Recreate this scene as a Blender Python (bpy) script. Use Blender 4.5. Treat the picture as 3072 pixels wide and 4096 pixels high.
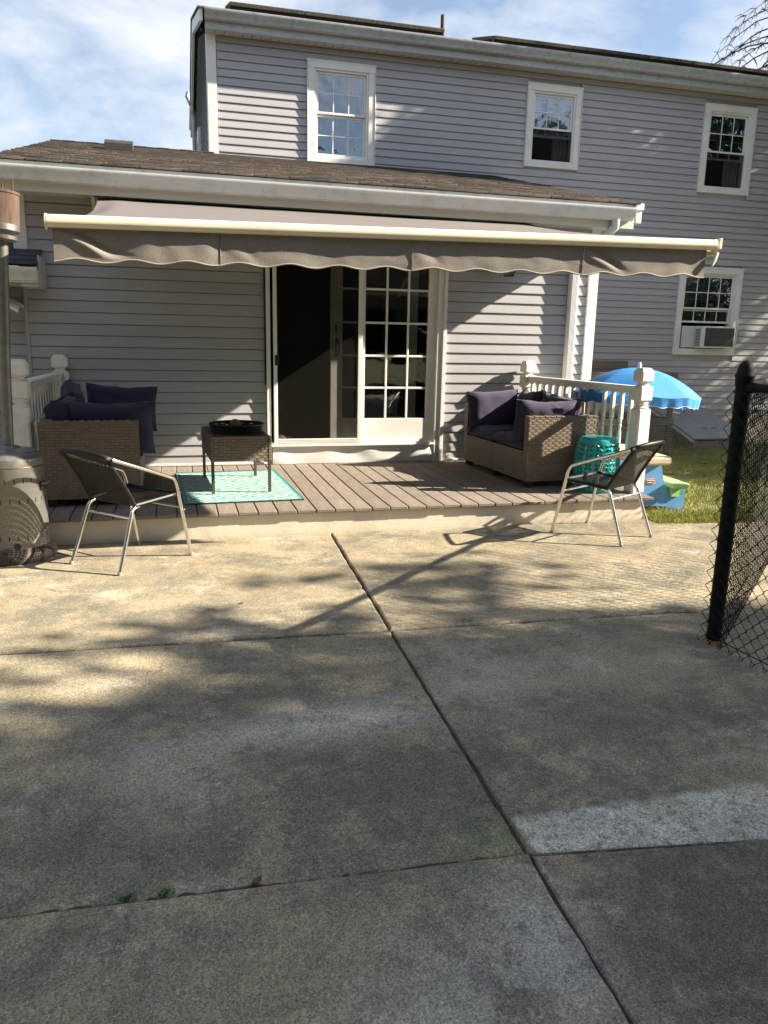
import bpy, math, random
from mathutils import Matrix, Vector, noise
random.seed(7)
R = math.radians
scene = bpy.context.scene
for o in list(bpy.data.objects): bpy.data.objects.remove(o)
COL = scene.collection

# ------------------------------------------------------------------ camera
cam_d = bpy.data.cameras.new('camera'); cam = bpy.data.objects.new('camera', cam_d); COL.objects.link(cam)
cam_d.sensor_fit = 'VERTICAL'; cam_d.sensor_height = 36; cam_d.sensor_width = 27
cam_d.lens = 36*3082/4096; cam_d.clip_start = .05; cam_d.clip_end = 3000
yaw, pit, rol = R(15.017), R(12.53), R(1.155)
fw = Vector((math.sin(yaw)*math.cos(pit), math.cos(yaw)*math.cos(pit), -math.sin(pit)))
rt = Vector((math.cos(yaw), -math.sin(yaw), 0)); up = rt.cross(fw)
r2 = rt*math.cos(rol)+up*math.sin(rol); u2 = -rt*math.sin(rol)+up*math.cos(rol)
cam.matrix_world = Matrix(((r2.x, u2.x, -fw.x, 0), (r2.y, u2.y, -fw.y, 0), (r2.z, u2.z, -fw.z, 1.45), (0, 0, 0, 1)))
scene.camera = cam
scene.render.resolution_x = 768; scene.render.resolution_y = 1024

# ------------------------------------------------------------------ light
SUN = Vector((4.2, -1.0, 2.5)).normalized()
sd = bpy.data.lights.new('sun', 'SUN'); so = bpy.data.objects.new('sun', sd); COL.objects.link(so)
sd.energy = 5.0; sd.angle = R(.55); sd.color = (1, .88, .70)
so.rotation_euler = (-SUN).to_track_quat('-Z', 'Y').to_euler(); so.location = (12, -4, 12)
world = bpy.data.worlds.new('World'); scene.world = world; world.use_nodes = True
wn = world.node_tree.nodes; wl = world.node_tree.links
for n in list(wn): wn.remove(n)
def wnode(t, **k):
    n = wn.new(t)
    for a, b in k.items(): setattr(n, a, b)
    return n
w_out = wnode('ShaderNodeOutputWorld'); w_bg = wnode('ShaderNodeBackground'); sky = wnode('ShaderNodeTexSky')
sky.sky_type = 'NISHITA'; sky.sun_disc = False; sky.sun_elevation = math.asin(SUN.z)
sky.sun_rotation = math.atan2(SUN.x, SUN.y); sky.air_density = 1.0; sky.dust_density = .7; sky.ozone_density = 2.5
w_tc = wnode('ShaderNodeTexCoord'); w_sep = wnode('ShaderNodeSeparateXYZ'); w_add = wnode('ShaderNodeMath', operation='ADD')
w_add.inputs[1].default_value = .22
w_max = wnode('ShaderNodeMath', operation='MAXIMUM'); w_max.inputs[1].default_value = 0
w_div = wnode('ShaderNodeVectorMath', operation='DIVIDE'); w_cmb = wnode('ShaderNodeCombineXYZ')
wl.new(w_tc.outputs['Generated'], w_sep.inputs[0]); wl.new(w_sep.outputs[2], w_max.inputs[0]); wl.new(w_max.outputs[0], w_add.inputs[0])
for i in range(3): wl.new(w_add.outputs[0], w_cmb.inputs[i])
wl.new(w_tc.outputs['Generated'], w_div.inputs[0]); wl.new(w_cmb.outputs[0], w_div.inputs[1])
w_noi = wnode('ShaderNodeTexNoise'); w_noi.inputs['Scale'].default_value = 2.1; w_noi.inputs['Detail'].default_value = 9; w_noi.inputs['Roughness'].default_value = .58; w_noi.inputs['Distortion'].default_value = .35
w_rmp = wnode('ShaderNodeValToRGB'); w_rmp.color_ramp.elements[0].position = .42; w_rmp.color_ramp.elements[0].color = (.15, .15, .15, 1); w_rmp.color_ramp.elements[1].position = .68; w_rmp.color_ramp.elements[1].color = (.92, .92, .92, 1)
w_mix = wnode('ShaderNodeMix', data_type='RGBA'); w_mix.inputs[7].default_value = (5.6, 5.8, 6.1, 1)
wl.new(w_div.outputs[0], w_noi.inputs['Vector']); wl.new(w_noi.outputs['Fac'], w_rmp.inputs[0]); wl.new(w_rmp.outputs[0], w_mix.inputs[0])
wl.new(sky.outputs[0], w_mix.inputs[6]); wl.new(w_mix.outputs[2], w_bg.inputs[0]); w_bg.inputs[1].default_value = .05
wl.new(w_bg.outputs[0], w_out.inputs[0])
vs = scene.view_settings; vs.view_transform = 'Standard'; vs.look = 'None'; vs.gamma = 1; vs.exposure = 1.9; vs.use_curve_mapping = False

# ------------------------------------------------------------------ mesh helpers
I4 = Matrix.Identity(4)
def T(x, y, z): return Matrix.Translation((x, y, z))
def RZ(a): return Matrix.Rotation(a, 4, 'Z')
def RX(a): return Matrix.Rotation(a, 4, 'X')
def RY(a): return Matrix.Rotation(a, 4, 'Y')
class MB:
    def __init__(s): s.v = []; s.f = []
    def add(s, vs, fs, M=None):
        n = len(s.v)
        s.v += [tuple(M @ Vector(p)) for p in vs] if M is not None else [tuple(p) for p in vs]
        s.f += [tuple(i+n for i in f) for f in fs]; return s
    def box(s, x0, x1, y0, y1, z0, z1, M=None):
        return s.add([(x0,y0,z0),(x1,y0,z0),(x1,y1,z0),(x0,y1,z0),(x0,y0,z1),(x1,y0,z1),(x1,y1,z1),(x0,y1,z1)],
                     [(3,2,1,0),(4,5,6,7),(0,1,5,4),(1,2,6,5),(2,3,7,6),(3,0,4,7)], M)
    def cbox(s, x0, x1, y0, y1, z0, z1, b=.004, M=None):   # chamfered box
        c = ((x0+x1)/2, (y0+y1)/2, (z0+z1)/2); h = ((x1-x0)/2, (y1-y0)/2, (z1-z0)/2); b = min(b, min(h)*.9)
        V = []; idx = {}
        for sx in (-1, 1):
            for sy in (-1, 1):
                for sz in (-1, 1):
                    for ax in range(3):
                        p = [c[0]+sx*(h[0]-b), c[1]+sy*(h[1]-b), c[2]+sz*(h[2]-b)]; p[ax] = c[ax]+(sx, sy, sz)[ax]*h[ax]
                        idx[(sx, sy, sz, ax)] = len(V); V.append(p)
        F = []
        for ax in range(3):
            o = [(1, 2), (2, 0), (0, 1)][ax]
            for sg in (-1, 1):
                q = []
                for a, d in ((-1, -1), (1, -1), (1, 1), (-1, 1)):
                    k = [0, 0, 0]; k[ax] = sg; k[o[0]] = a; k[o[1]] = d; q.append(idx[(*k, ax)])
                F.append(tuple(q if sg > 0 else q[::-1]))
        for ax in range(3):
            o = [(1, 2), (2, 0), (0, 1)][ax]
            for a in (-1, 1):
                for d in (-1, 1):
                    k0 = [0]*3; k1 = [0]*3; k0[ax] = -1; k1[ax] = 1
                    for k in (k0, k1): k[o[0]] = a; k[o[1]] = d
                    q = [idx[(*k0, o[0])], idx[(*k1, o[0])], idx[(*k1, o[1])], idx[(*k0, o[1])]]
                    F.append(tuple(q if a*d < 0 else q[::-1]))
        for sx in (-1, 1):
            for sy in (-1, 1):
                for sz in (-1, 1):
                    t = [idx[(sx, sy, sz, i)] for i in range(3)]; F.append(tuple(t if sx*sy*sz > 0 else t[::-1]))
        return s.add(V, F, M)
    def prism(s, poly, axis, a, b, M=None):     # polygon in the two other axes, extruded a..b along axis
        def P(u, w, t): return {'x': (t, u, w), 'y': (u, t, w), 'z': (u, w, t)}[axis]
        n = len(poly); V = [P(u, w, a) for u, w in poly]+[P(u, w, b) for u, w in poly]
        F = [tuple(range(n))[::-1], tuple(range(n, 2*n))]+[(i, (i+1) % n, n+(i+1) % n, n+i) for i in range(n)]
        return s.add(V, F, M)
    def tube(s, pts, r, n=8, M=None, cap=True):
        pts = [Vector(p) for p in pts]; m = len(pts); rs = r if isinstance(r, (list, tuple)) else [r]*m
        V = []; F = []; prev = None
        for i, p in enumerate(pts):
            d = (pts[min(i+1, m-1)]-pts[max(i-1, 0)])
            if d.length < 1e-9: d = Vector((0, 0, 1))
            d.normalize()
            if prev is None:
                a = Vector((0, 0, 1)) if abs(d.z) < .9 else Vector((1, 0, 0)); u = d.cross(a).normalized()
            else:
                u = (prev-d*prev.dot(d)); u = u.normalized() if u.length > 1e-6 else d.orthogonal().normalized()
            prev = u; w = d.cross(u)
            for k in range(n):
                t = 2*math.pi*k/n; V.append(p+(u*math.cos(t)+w*math.sin(t))*rs[i])
        for i in range(m-1):
            for k in range(n): F.append((i*n+k, i*n+(k+1) % n, (i+1)*n+(k+1) % n, (i+1)*n+k))
        if cap: F += [tuple(range(n))[::-1], tuple(range((m-1)*n, m*n))]
        return s.add(V, F, M)
    def lathe(s, prof, n=24, M=None, sx=1, sy=1):
        V = []; F = []; m = len(prof)
        for r, z in prof:
            for k in range(n): t = 2*math.pi*k/n; V.append((r*sx*math.cos(t), r*sy*math.sin(t), z))
        for i in range(m-1):
            for k in range(n): F.append((i*n+k, i*n+(k+1) % n, (i+1)*n+(k+1) % n, (i+1)*n+k))
        F += [tuple(range(n))[::-1], tuple(range((m-1)*n, m*n))]
        return s.add(V, F, M)
    def grid(s, nu, nv, fn, M=None):
        V = [fn(i/nu, j/nv) for j in range(nv+1) for i in range(nu+1)]; w = nu+1
        F = [(j*w+i, j*w+i+1, (j+1)*w+i+1, (j+1)*w+i) for j in range(nv) for i in range(nu)]
        return s.add(V, F, M)
    def mesh(s, name, mat, smooth=False):
        me = bpy.data.meshes.new(name); me.from_pydata(s.v, [], s.f)
        if mat: me.materials.append(mat)
        if smooth:
            me.polygons.foreach_set('use_smooth', [True]*len(me.polygons))
            try: me.set_sharp_from_angle(angle=R(smooth if smooth is not True else 40))
            except Exception: pass
        me.update(); return me
    def build(s, name, mat, parent=None, smooth=False, M=None):
        return link(name, s.mesh(name, mat, smooth), parent, M)
WM = {}
def link(name, data, parent=None, M=None):
    M = M if M is not None else I4
    o = bpy.data.objects.new(name, data); COL.objects.link(o)
    if parent is not None:
        o.parent = parent; o.matrix_parent_inverse = WM[parent.name].inverted()
    o.matrix_basis = M; WM[o.name] = M; return o
def thing(name, label, cat, loc=(0, 0, 0), rz=0, group=None):
    o = link(name, None, None, T(*loc) @ RZ(rz)); o.empty_display_size = .1
    return tag(o, label, cat, group)
def tag(o, label, cat, group=None):
    o['label'] = label; o['category'] = cat
    if group: o['group'] = group
    return o
def kind(o, k): o['kind'] = k; return o
def copy_tree(o, M, parent=None):
    c = o.copy(); COL.objects.link(c); c.parent = parent
    if parent is None: c.matrix_basis = M
    for ch in list(o.children): copy_tree(ch, None, c)
    return c

# ------------------------------------------------------------------ materials
def mat(name, col=(.5, .5, .5), rough=.6, metal=0, var=.12, scale=6, bump=0, bscale=40, col2=None, stretch=None, spec=.5, rnd=0, sheen=0, dirt=None):
    m = bpy.data.materials.new(name); m.use_nodes = True; nt = m.node_tree; N = nt.nodes; L = nt.links
    b = N['Principled BSDF']; b.inputs['Roughness'].default_value = rough; b.inputs['Metallic'].default_value = metal
    b.inputs['Specular IOR Level'].default_value = spec
    if sheen: b.inputs['Sheen Weight'].default_value = sheen
    tc = N.new('ShaderNodeTexCoord'); mp = N.new('ShaderNodeMapping'); L.new(tc.outputs['Object'], mp.inputs[0])
    if stretch: mp.inputs['Scale'].default_value = stretch
    nz = N.new('ShaderNodeTexNoise'); nz.inputs['Scale'].default_value = scale; nz.inputs['Detail'].default_value = 6; nz.inputs['Roughness'].default_value = .6; L.new(mp.outputs[0], nz.inputs['Vector'])
    rp = N.new('ShaderNodeValToRGB'); L.new(nz.outputs['Fac'], rp.inputs[0])
    c2 = col2 or tuple(min(1, c*(1+var)) for c in col); c1 = col if col2 else tuple(c*(1-var) for c in col)
    rp.color_ramp.elements[0].position = .32; rp.color_ramp.elements[1].position = .68
    rp.color_ramp.elements[0].color = (*c1, 1); rp.color_ramp.elements[1].color = (*c2, 1)
    out = rp.outputs[0]
    if dirt:     # (colour, amount, scale): stains with a shape of their own
        n2 = N.new('ShaderNodeTexNoise'); n2.inputs['Scale'].default_value = dirt[2]; n2.inputs['Detail'].default_value = 8; n2.inputs['Roughness'].default_value = .7; L.new(tc.outputs['Object'], n2.inputs['Vector'])
        r2_ = N.new('ShaderNodeMapRange'); r2_.inputs[1].default_value = .5; r2_.inputs[2].default_value = .72; r2_.inputs[4].default_value = dirt[1]; L.new(n2.outputs['Fac'], r2_.inputs[0])
        mx = N.new('ShaderNodeMix'); mx.data_type = 'RGBA'; L.new(r2_.outputs[0], mx.inputs[0]); L.new(out, mx.inputs[6]); mx.inputs[7].default_value = (*dirt[0], 1); out = mx.outputs[2]
    if rnd:
        oi = N.new('ShaderNodeObjectInfo'); hs = N.new('ShaderNodeHueSaturation'); mr = N.new('ShaderNodeMapRange')
        mr.inputs[3].default_value = 1-rnd; mr.inputs[4].default_value = 1+rnd; L.new(oi.outputs['Random'], mr.inputs[0]); L.new(mr.outputs[0], hs.inputs['Value']); L.new(out, hs.inputs['Color']); out = hs.outputs[0]
    L.new(out, b.inputs['Base Color'])
    if bump:
        n3 = N.new('ShaderNodeTexNoise'); n3.inputs['Scale'].default_value = bscale; n3.inputs['Detail'].default_value = 4; L.new(mp.outputs[0], n3.inputs['Vector'])
        bp = N.new('ShaderNodeBump'); bp.inputs['Strength'].default_value = bump; bp.inputs['Distance'].default_value = .01; L.new(n3.outputs['Fac'], bp.inputs['Height']); L.new(bp.outputs[0], b.inputs['Normal'])
    return m
M = {}
M['siding'] = mat('vinyl_siding', (.378, .375, .398), .55, var=.05, scale=1.2, bump=.08, bscale=30, stretch=(.3, 1, 4), dirt=((.455, .45, .465), .4, 1.7), rnd=.035)
M['white'] = mat('white_trim', (.74, .74, .73), .45, var=.05, scale=3, dirt=((.55, .53, .48), .25, 5))
M['gutter'] = mat('gutter_paint', (.66, .68, .68), .4, var=.06, scale=4, stretch=(.4, 1, 1), dirt=((.30, .29, .26), .45, 6))
M['guttermain'] = mat('gutter_weathered', (.40, .43, .45), .45, var=.1, scale=5, stretch=(.3, 1, 1), dirt=((.16, .16, .16), .6, 14))
M['fascia'] = mat('fascia_beige', (.60, .58, .52), .5, var=.05, scale=3)
M['soffit'] = mat('soffit_vinyl', (.55, .54, .51), .6, var=.05)
M['shingle'] = mat('asphalt_shingle', (.02, .018, .0175), .95, scale=4, stretch=(1.5, 9, 9), col2=(.112, .09, .076), bump=.8, bscale=60, rnd=.5, dirt=((.17, .12, .08), .35, 60))
M['shingledk'] = mat('dark_shingle', (.022, .026, .032), .95, scale=90, col2=(.05, .055, .065), bump=.6, bscale=300, rnd=.3)
M['roofedge'] = mat('roof_deck', (.05, .045, .04), .9)
M['found'] = mat('foundation', (.30, .27, .22), .95, var=.2, scale=5, bump=.4, bscale=60)
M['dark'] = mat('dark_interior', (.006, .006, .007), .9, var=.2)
M['floorin'] = mat('interior_floor', (.06, .045, .032), .5, var=.3, scale=8, stretch=(1, 8, 1))
M['curtain'] = mat('pale_curtain', (.38, .39, .41), .9, var=.25, scale=3)
M['blind'] = mat('window_blind', (.55, .56, .55), .8, var=.05)
M['doorpaint'] = mat('door_paint', (.66, .64, .58), .4, var=.04, dirt=((.45, .42, .36), .3, 4))
M['brass'] = mat('aged_brass', (.16, .12, .06), .4, metal=.8)
M['black'] = mat('black_plastic', (.012, .012, .013), .45, var=.2)
M['deck'] = mat('composite_deck', (.15, .125, .104), .85, scale=9, col2=(.225, .19, .16), stretch=(7, .5, 7), bump=.25, bscale=120, rnd=.12, dirt=((.30, .265, .22), .4, 5))
M['deckbase'] = mat('painted_block', (.62, .565, .465), .85, var=.06, scale=4, bump=.12, bscale=50, dirt=((.36, .31, .22), .45, 4.5))
M['rail'] = mat('weathered_white_wood', (.68, .66, .62), .65, scale=12, col2=(.76, .75, .72), stretch=(5, 5, .5), bump=.2, bscale=60, dirt=((.50, .46, .40), .5, 9))
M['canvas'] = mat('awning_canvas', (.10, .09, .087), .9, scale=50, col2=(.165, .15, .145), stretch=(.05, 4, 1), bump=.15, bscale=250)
M['valance'] = mat('valance_canvas_lit', (.145, .130, .117), .92, scale=160, col2=(.245, .222, .20), stretch=(1, 1, 1), bump=.35, bscale=320)  # colour lifted above the awning cloth so the valance looks sunlit
M['piping'] = mat('valance_piping', (.28, .25, .20), .8, var=.2, scale=200)
M['cream'] = mat('cream_aluminium', (.72, .66, .49), .38, var=.04, scale=3, dirt=((.55, .46, .30), .35, 9))
M['wicker'] = mat('wicker_strand', (.155, .118, .086), .55, var=.16, scale=30, stretch=(.3, 1, 1), rnd=.12)
M['wickerbk'] = mat('wicker_backing', (.055, .043, .034), .8, var=.2)
M['wickerside'] = mat('wicker_stake', (.19, .15, .115), .65, var=.2, scale=40)
M['navy'] = mat('navy_fabric', (.030, .024, .060), .95, var=.12, scale=8, bump=.25, bscale=300, sheen=.1)
M['alu'] = mat('brushed_aluminium', (.75, .73, .70), .23, metal=1, var=.05, scale=20)
M['blackwicker'] = mat('black_rattan', (.007, .0065, .0065), .48, var=.3, scale=30, spec=.3)
M['darkmetal'] = mat('dark_brown_metal', (.075, .062, .052), .5, metal=.2)
M['basket'] = mat('black_basket', (.012, .011, .010), .55, var=.3, scale=40)
M['teal'] = mat('turquoise_glaze', (.012, .34, .345), .25, var=.06, scale=4, spec=.6)
M['tealdk'] = mat('stool_cutout', (.006, .055, .055), .6)
M['heater'] = mat('hammered_bronze', (.165, .16, .15), .40, metal=.45, var=.1, scale=30, bump=.08, bscale=200, dirt=((.40, .38, .34), .3, 8))
M['rust'] = mat('rusty_mesh', (.085, .034, .016), .85, metal=.1, scale=9, col2=(.13, .105, .085), stretch=(3, 3, .8), bump=.6, bscale=350)
M['stainless'] = mat('stainless', (.55, .53, .5), .3, metal=.9, dirt=((.35, .2, .1), .6, 8))
M['bluefab'] = mat('blue_umbrella_nylon', (.045, .235, .60), .6, var=.08, scale=3, spec=.3)
M['bluepl'] = mat('blue_plastic', (.14, .34, .70), .5, var=.06, dirt=((.2, .4, .7), .3, 6))
M['greenpl'] = mat('green_plastic', (.34, .62, .24), .5, var=.05)
M['tanpl'] = mat('tan_plastic', (.66, .52, .36), .5, var=.05)
M['redlogo'] = mat('logo_red', (.45, .06, .04), .5); M['whitelogo'] = mat('logo_cream', (.75, .68, .55), .5)
M['oldwood'] = mat('weathered_grey_wood', (.07, .06, .052), .9, scale=8, col2=(.13, .115, .098), stretch=(2, 2, 12), bump=.3, bscale=50)
M['rawwood'] = mat('orange_cedar', (.32, .15, .05), .7, var=.2, scale=8, stretch=(8, 8, .6))
M['wire'] = mat('galvanised_wire', (.33, .33, .32), .5, metal=.5)
M['fence'] = mat('black_vinyl_wire', (.008, .009, .009), .6, var=.2, spec=.15)
M['bulk'] = mat('grey_steel_paint', (.24, .27, .285), .45, var=.08, scale=3, dirt=((.36, .37, .36), .4, 4))
M['block'] = mat('old_masonry', (.17, .14, .115), .95, scale=14, col2=(.30, .26, .22), bump=.6, bscale=60)
M['solar'] = mat('solar_frame', (.015, .016, .02), .4, var=.2)
M['moss'] = mat('mossy_frame', (.055, .05, .035), .9, scale=30, col2=(.16, .145, .095), stretch=(1, 1, 1), bump=.5, bscale=150)
M['pipe'] = mat('vent_pipe', (.07, .055, .05), .7, var=.2)
M['vent'] = mat('roof_vent_metal', (.035, .030, .028), .6, var=.3, scale=10)
M['flash'] = mat('galvanised_flashing', (.42, .45, .47), .35, metal=.6, scale=8, col2=(.62, .66, .68), bump=.4, bscale=20)
M['bark'] = mat('bark', (.075, .055, .042), .95, var=.3, scale=14, bump=.7, bscale=40)
M['twig'] = mat('dead_twig', (.055, .036, .030), .9, var=.3)
M['leaf'] = mat('leaf', (.045, .085, .022), .7, scale=3, col2=(.085, .13, .035), rnd=.1)
M['weed'] = mat('weed_green', (.05, .11, .02), .7, scale=30, col2=(.10, .17, .04))
M['deadleaf'] = mat('dead_leaf', (.22, .13, .07), .9, var=.3, scale=30)
M['redleaf'] = mat('red_leaf', (.28, .08, .05), .9, var=.3, scale=30)
M['ac'] = mat('white_plastic', (.70, .71, .71), .5, var=.03)
M['acgrille'] = mat('grey_grille', (.09, .085, .085), .6, var=.2)
M['gourd'] = mat('gourd', (.40, .34, .20), .6, var=.2, scale=10)

def glass_mat(name, tint, refl, wav):
    m = bpy.data.materials.new(name); m.use_nodes = True; nt = m.node_tree; N = nt.nodes; L = nt.links
    for n in list(N): N.remove(n)
    o = N.new('ShaderNodeOutputMaterial'); mx = N.new('ShaderNodeMixShader'); tr = N.new('ShaderNodeBsdfTransparent'); gl = N.new('ShaderNodeBsdfGlossy')
    fr = N.new('ShaderNodeFresnel'); fr.inputs[0].default_value = 1.5; ad = N.new('ShaderNodeMath'); ad.operation = 'ADD'; ad.inputs[1].default_value = refl
    tr.inputs[0].default_value = (*tint, 1); gl.inputs['Roughness'].default_value = .015; gl.inputs[0].default_value = (.95, .97, 1, 1)
    tc = N.new('ShaderNodeTexCoord'); nz = N.new('ShaderNodeTexNoise'); nz.inputs['Scale'].default_value = 3.2; nz.inputs['Detail'].default_value = 2; bp = N.new('ShaderNodeBump'); bp.inputs['Strength'].default_value = wav; bp.inputs['Distance'].default_value = .02
    L.new(tc.outputs['Object'], nz.inputs['Vector']); L.new(nz.outputs['Fac'], bp.inputs['Height']); L.new(bp.outputs[0], gl.inputs['Normal'])
    L.new(fr.outputs[0], ad.inputs[0]); L.new(ad.outputs[0], mx.inputs[0]); L.new(tr.outputs[0], mx.inputs[1]); L.new(gl.outputs[0], mx.inputs[2]); L.new(mx.outputs[0], o.inputs[0]); return m
M['glass'] = glass_mat('window_glass', (.6, .65, .68), .17, .45)
M['doorglass'] = glass_mat('door_glass', (.75, .8, .8), .02, .06)
def screen_mat(name, col, fac):
    m = bpy.data.materials.new(name); m.use_nodes = True; nt = m.node_tree; N = nt.nodes; L = nt.links
    for n in list(N): N.remove(n)
    o = N.new('ShaderNodeOutputMaterial'); mx = N.new('ShaderNodeMixShader'); tr = N.new('ShaderNodeBsdfTransparent'); df = N.new('ShaderNodeBsdfDiffuse')
    tc = N.new('ShaderNodeTexCoord'); nz = N.new('ShaderNodeTexNoise'); nz.inputs['Scale'].default_value = 9; nz.inputs['Detail'].default_value = 6; mr = N.new('ShaderNodeMapRange'); mr.inputs[3].default_value = fac-.06; mr.inputs[4].default_value = fac+.06
    L.new(tc.outputs['Object'], nz.inputs['Vector']); L.new(nz.outputs['Fac'], mr.inputs[0]); L.new(mr.outputs[0], mx.inputs[0])
    df.inputs[0].default_value = (*col, 1); L.new(tr.outputs[0], mx.inputs[1]); L.new(df.outputs[0], mx.inputs[2]); L.new(mx.outputs[0], o.inputs[0]); return m
M['screen'] = screen_mat('insect_screen', (.019, .0175, .0155), .42)

def concrete(name='patio_concrete'):
    m = bpy.data.materials.new(name); m.use_nodes = True; nt = m.node_tree; N = nt.nodes; L = nt.links
    b = N['Principled BSDF']; b.inputs['Roughness'].default_value = .92; b.inputs['Specular IOR Level'].default_value = .25
    tc = N.new('ShaderNodeTexCoord')
    def nz(sc, det=6, ro=.62, dist=0, strch=None):
        n = N.new('ShaderNodeTexNoise'); n.inputs['Scale'].default_value = sc; n.inputs['Detail'].default_value = det; n.inputs['Roughness'].default_value = ro; n.inputs['Distortion'].default_value = dist
        if strch:
            mp = N.new('ShaderNodeMapping'); mp.inputs['Scale'].default_value = strch; L.new(tc.outputs['Object'], mp.inputs[0]); L.new(mp.outputs[0], n.inputs['Vector'])
        else: L.new(tc.outputs['Object'], n.inputs['Vector'])
        return n.outputs['Fac']
    def ramp(f, p0, p1, c0, c1):
        r = N.new('ShaderNodeValToRGB'); r.color_ramp.elements[0].position = p0; r.color_ramp.elements[1].position = p1; r.color_ramp.elements[0].color = (*c0, 1); r.color_ramp.elements[1].color = (*c1, 1); L.new(f, r.inputs[0]); return r.outputs[0]
    def rng(f, a, c, t0, t1):
        r = N.new('ShaderNodeMapRange'); r.inputs[1].default_value = a; r.inputs[2].default_value = c; r.inputs[3].default_value = t0; r.inputs[4].default_value = t1; L.new(f, r.inputs[0]); return r.outputs[0]
    def mix(f, a, c, bt='MIX'):
        x = N.new('ShaderNodeMix'); x.data_type = 'RGBA'; x.blend_type = bt
        if isinstance(f, float): x.inputs[0].default_value = f
        else: L.new(f, x.inputs[0])
        L.new(a, x.inputs[6])
        if isinstance(c, tuple): x.inputs[7].default_value = (*c, 1)
        else: L.new(c, x.inputs[7])
        return x.outputs[2]
    base = ramp(nz(1.1, 12, .74, .1), .34, .66, (.21, .184, .134), (.33, .28, .197))
    base = mix(rng(nz(2.3, 12, .80, .15), .455, .585, 0, .8), base, (.115, .116, .097))      # grime
    base = mix(rng(nz(1.6, 12, .82, .2, (.9, 1.3, 1)), .54, .64, 0, .62), base, (.48, .455, .40))       # worn pale patches
    base = mix(rng(nz(3.7, 8, .7, .3, (1, .45, 1)), .62, .74, 0, .45), base, (.20, .20, .12))  # greenish algae
    sp = N.new('ShaderNodeSeparateXYZ'); L.new(tc.outputs['Object'], sp.inputs[0])
    def mt(op, a, c=None, e=None):
        n = N.new('ShaderNodeMath'); n.operation = op
        for i_, v in enumerate((a, c, e)):
            if v is None: continue
            if isinstance(v, (int, float)): n.inputs[i_].default_value = v
            else: L.new(v, n.inputs[i_])
        return n.outputs[0]
    fine = nz(7, 12, .85); mid = nz(3.2, 8, .7)
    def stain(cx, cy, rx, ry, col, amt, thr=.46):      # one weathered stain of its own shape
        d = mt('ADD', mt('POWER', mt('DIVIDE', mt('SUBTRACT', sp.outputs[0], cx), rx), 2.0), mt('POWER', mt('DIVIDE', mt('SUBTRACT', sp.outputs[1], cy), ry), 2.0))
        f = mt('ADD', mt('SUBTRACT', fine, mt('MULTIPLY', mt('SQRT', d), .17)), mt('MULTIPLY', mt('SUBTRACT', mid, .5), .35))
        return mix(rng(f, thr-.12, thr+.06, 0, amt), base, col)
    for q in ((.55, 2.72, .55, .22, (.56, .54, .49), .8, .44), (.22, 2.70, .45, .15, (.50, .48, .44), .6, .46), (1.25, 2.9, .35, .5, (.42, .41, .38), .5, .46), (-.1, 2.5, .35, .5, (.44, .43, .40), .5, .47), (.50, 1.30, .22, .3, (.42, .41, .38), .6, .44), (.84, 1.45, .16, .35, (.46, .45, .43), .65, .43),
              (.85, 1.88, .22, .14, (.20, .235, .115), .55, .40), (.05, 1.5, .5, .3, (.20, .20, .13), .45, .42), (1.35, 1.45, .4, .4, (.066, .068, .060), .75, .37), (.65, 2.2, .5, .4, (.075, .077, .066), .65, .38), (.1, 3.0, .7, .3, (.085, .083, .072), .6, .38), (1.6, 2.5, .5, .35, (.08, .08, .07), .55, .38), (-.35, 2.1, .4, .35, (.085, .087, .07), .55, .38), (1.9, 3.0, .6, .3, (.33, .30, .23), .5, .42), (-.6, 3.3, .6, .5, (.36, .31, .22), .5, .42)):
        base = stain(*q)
    # mortar repair strip along the near right joint
    x_, y_ = sp.outputs[0], sp.outputs[1]
    top = mt('ADD', mt('SUBTRACT', 1.968, y_), mt('MULTIPLY', mt('SUBTRACT', nz(9, 6, .7), .5), .10)); bot = mt('SUBTRACT', y_, mt('SUBTRACT', 1.7955, mt('MULTIPLY', mt('SUBTRACT', x_, .95), .1385))); lef = mt('ADD', mt('SUBTRACT', x_, .955), mt('MULTIPLY', mt('SUBTRACT', nz(14, 5, .7), .5), .06))
    band = mt('MULTIPLY', mt('MULTIPLY', rng(top, -.012, .03, 0, 1), rng(bot, 0, .004, 0, 1)), rng(lef, 0, .02, 0, 1))
    base = mix(mt('MULTIPLY', band, rng(nz(7, 12, .88), .36, .60, .15, 1.0)), base, (.54, .525, .48))
    base = mix(mt('MULTIPLY', band, rng(nz(30, 8, .8), .36, .50, .9, 0)), base, (.10, .095, .08))
    # aggregate speckle
    vo = N.new('ShaderNodeTexVoronoi'); vo.inputs['Scale'].default_value = 170; L.new(tc.outputs['Object'], vo.inputs['Vector'])
    base = mix(.45, base, ramp(vo.outputs['Color'], .05, .95, (.15, .15, .15), (1.0, .98, .94)), 'OVERLAY')
    base = mix(.6, base, ramp(nz(210, 4, .75), .34, .66, (.12, .12, .12), (.95, .94, .9)), 'OVERLAY')
    base = mix(rng(nz(260, 2, .5), .64, .70, 0, .7), base, (.55, .52, .45))
    base = mix(rng(nz(120, 3, .6), .30, .37, .7, 0), base, (.05, .045, .04))
    vc = N.new('ShaderNodeTexVoronoi'); vc.feature = 'DISTANCE_TO_EDGE'; vc.inputs['Scale'].default_value = .75
    va = N.new('ShaderNodeVectorMath'); va.operation = 'MULTIPLY_ADD'; nw_ = N.new('ShaderNodeTexNoise'); nw_.inputs['Scale'].default_value = 5; nw_.inputs['Detail'].default_value = 8; L.new(tc.outputs['Object'], nw_.inputs['Vector'])
    va.inputs[1].default_value = (.35, .35, .35); L.new(nw_.outputs['Color'], va.inputs[0]); L.new(tc.outputs['Object'], va.inputs[2]); L.new(va.outputs[0], vc.inputs['Vector'])
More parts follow.
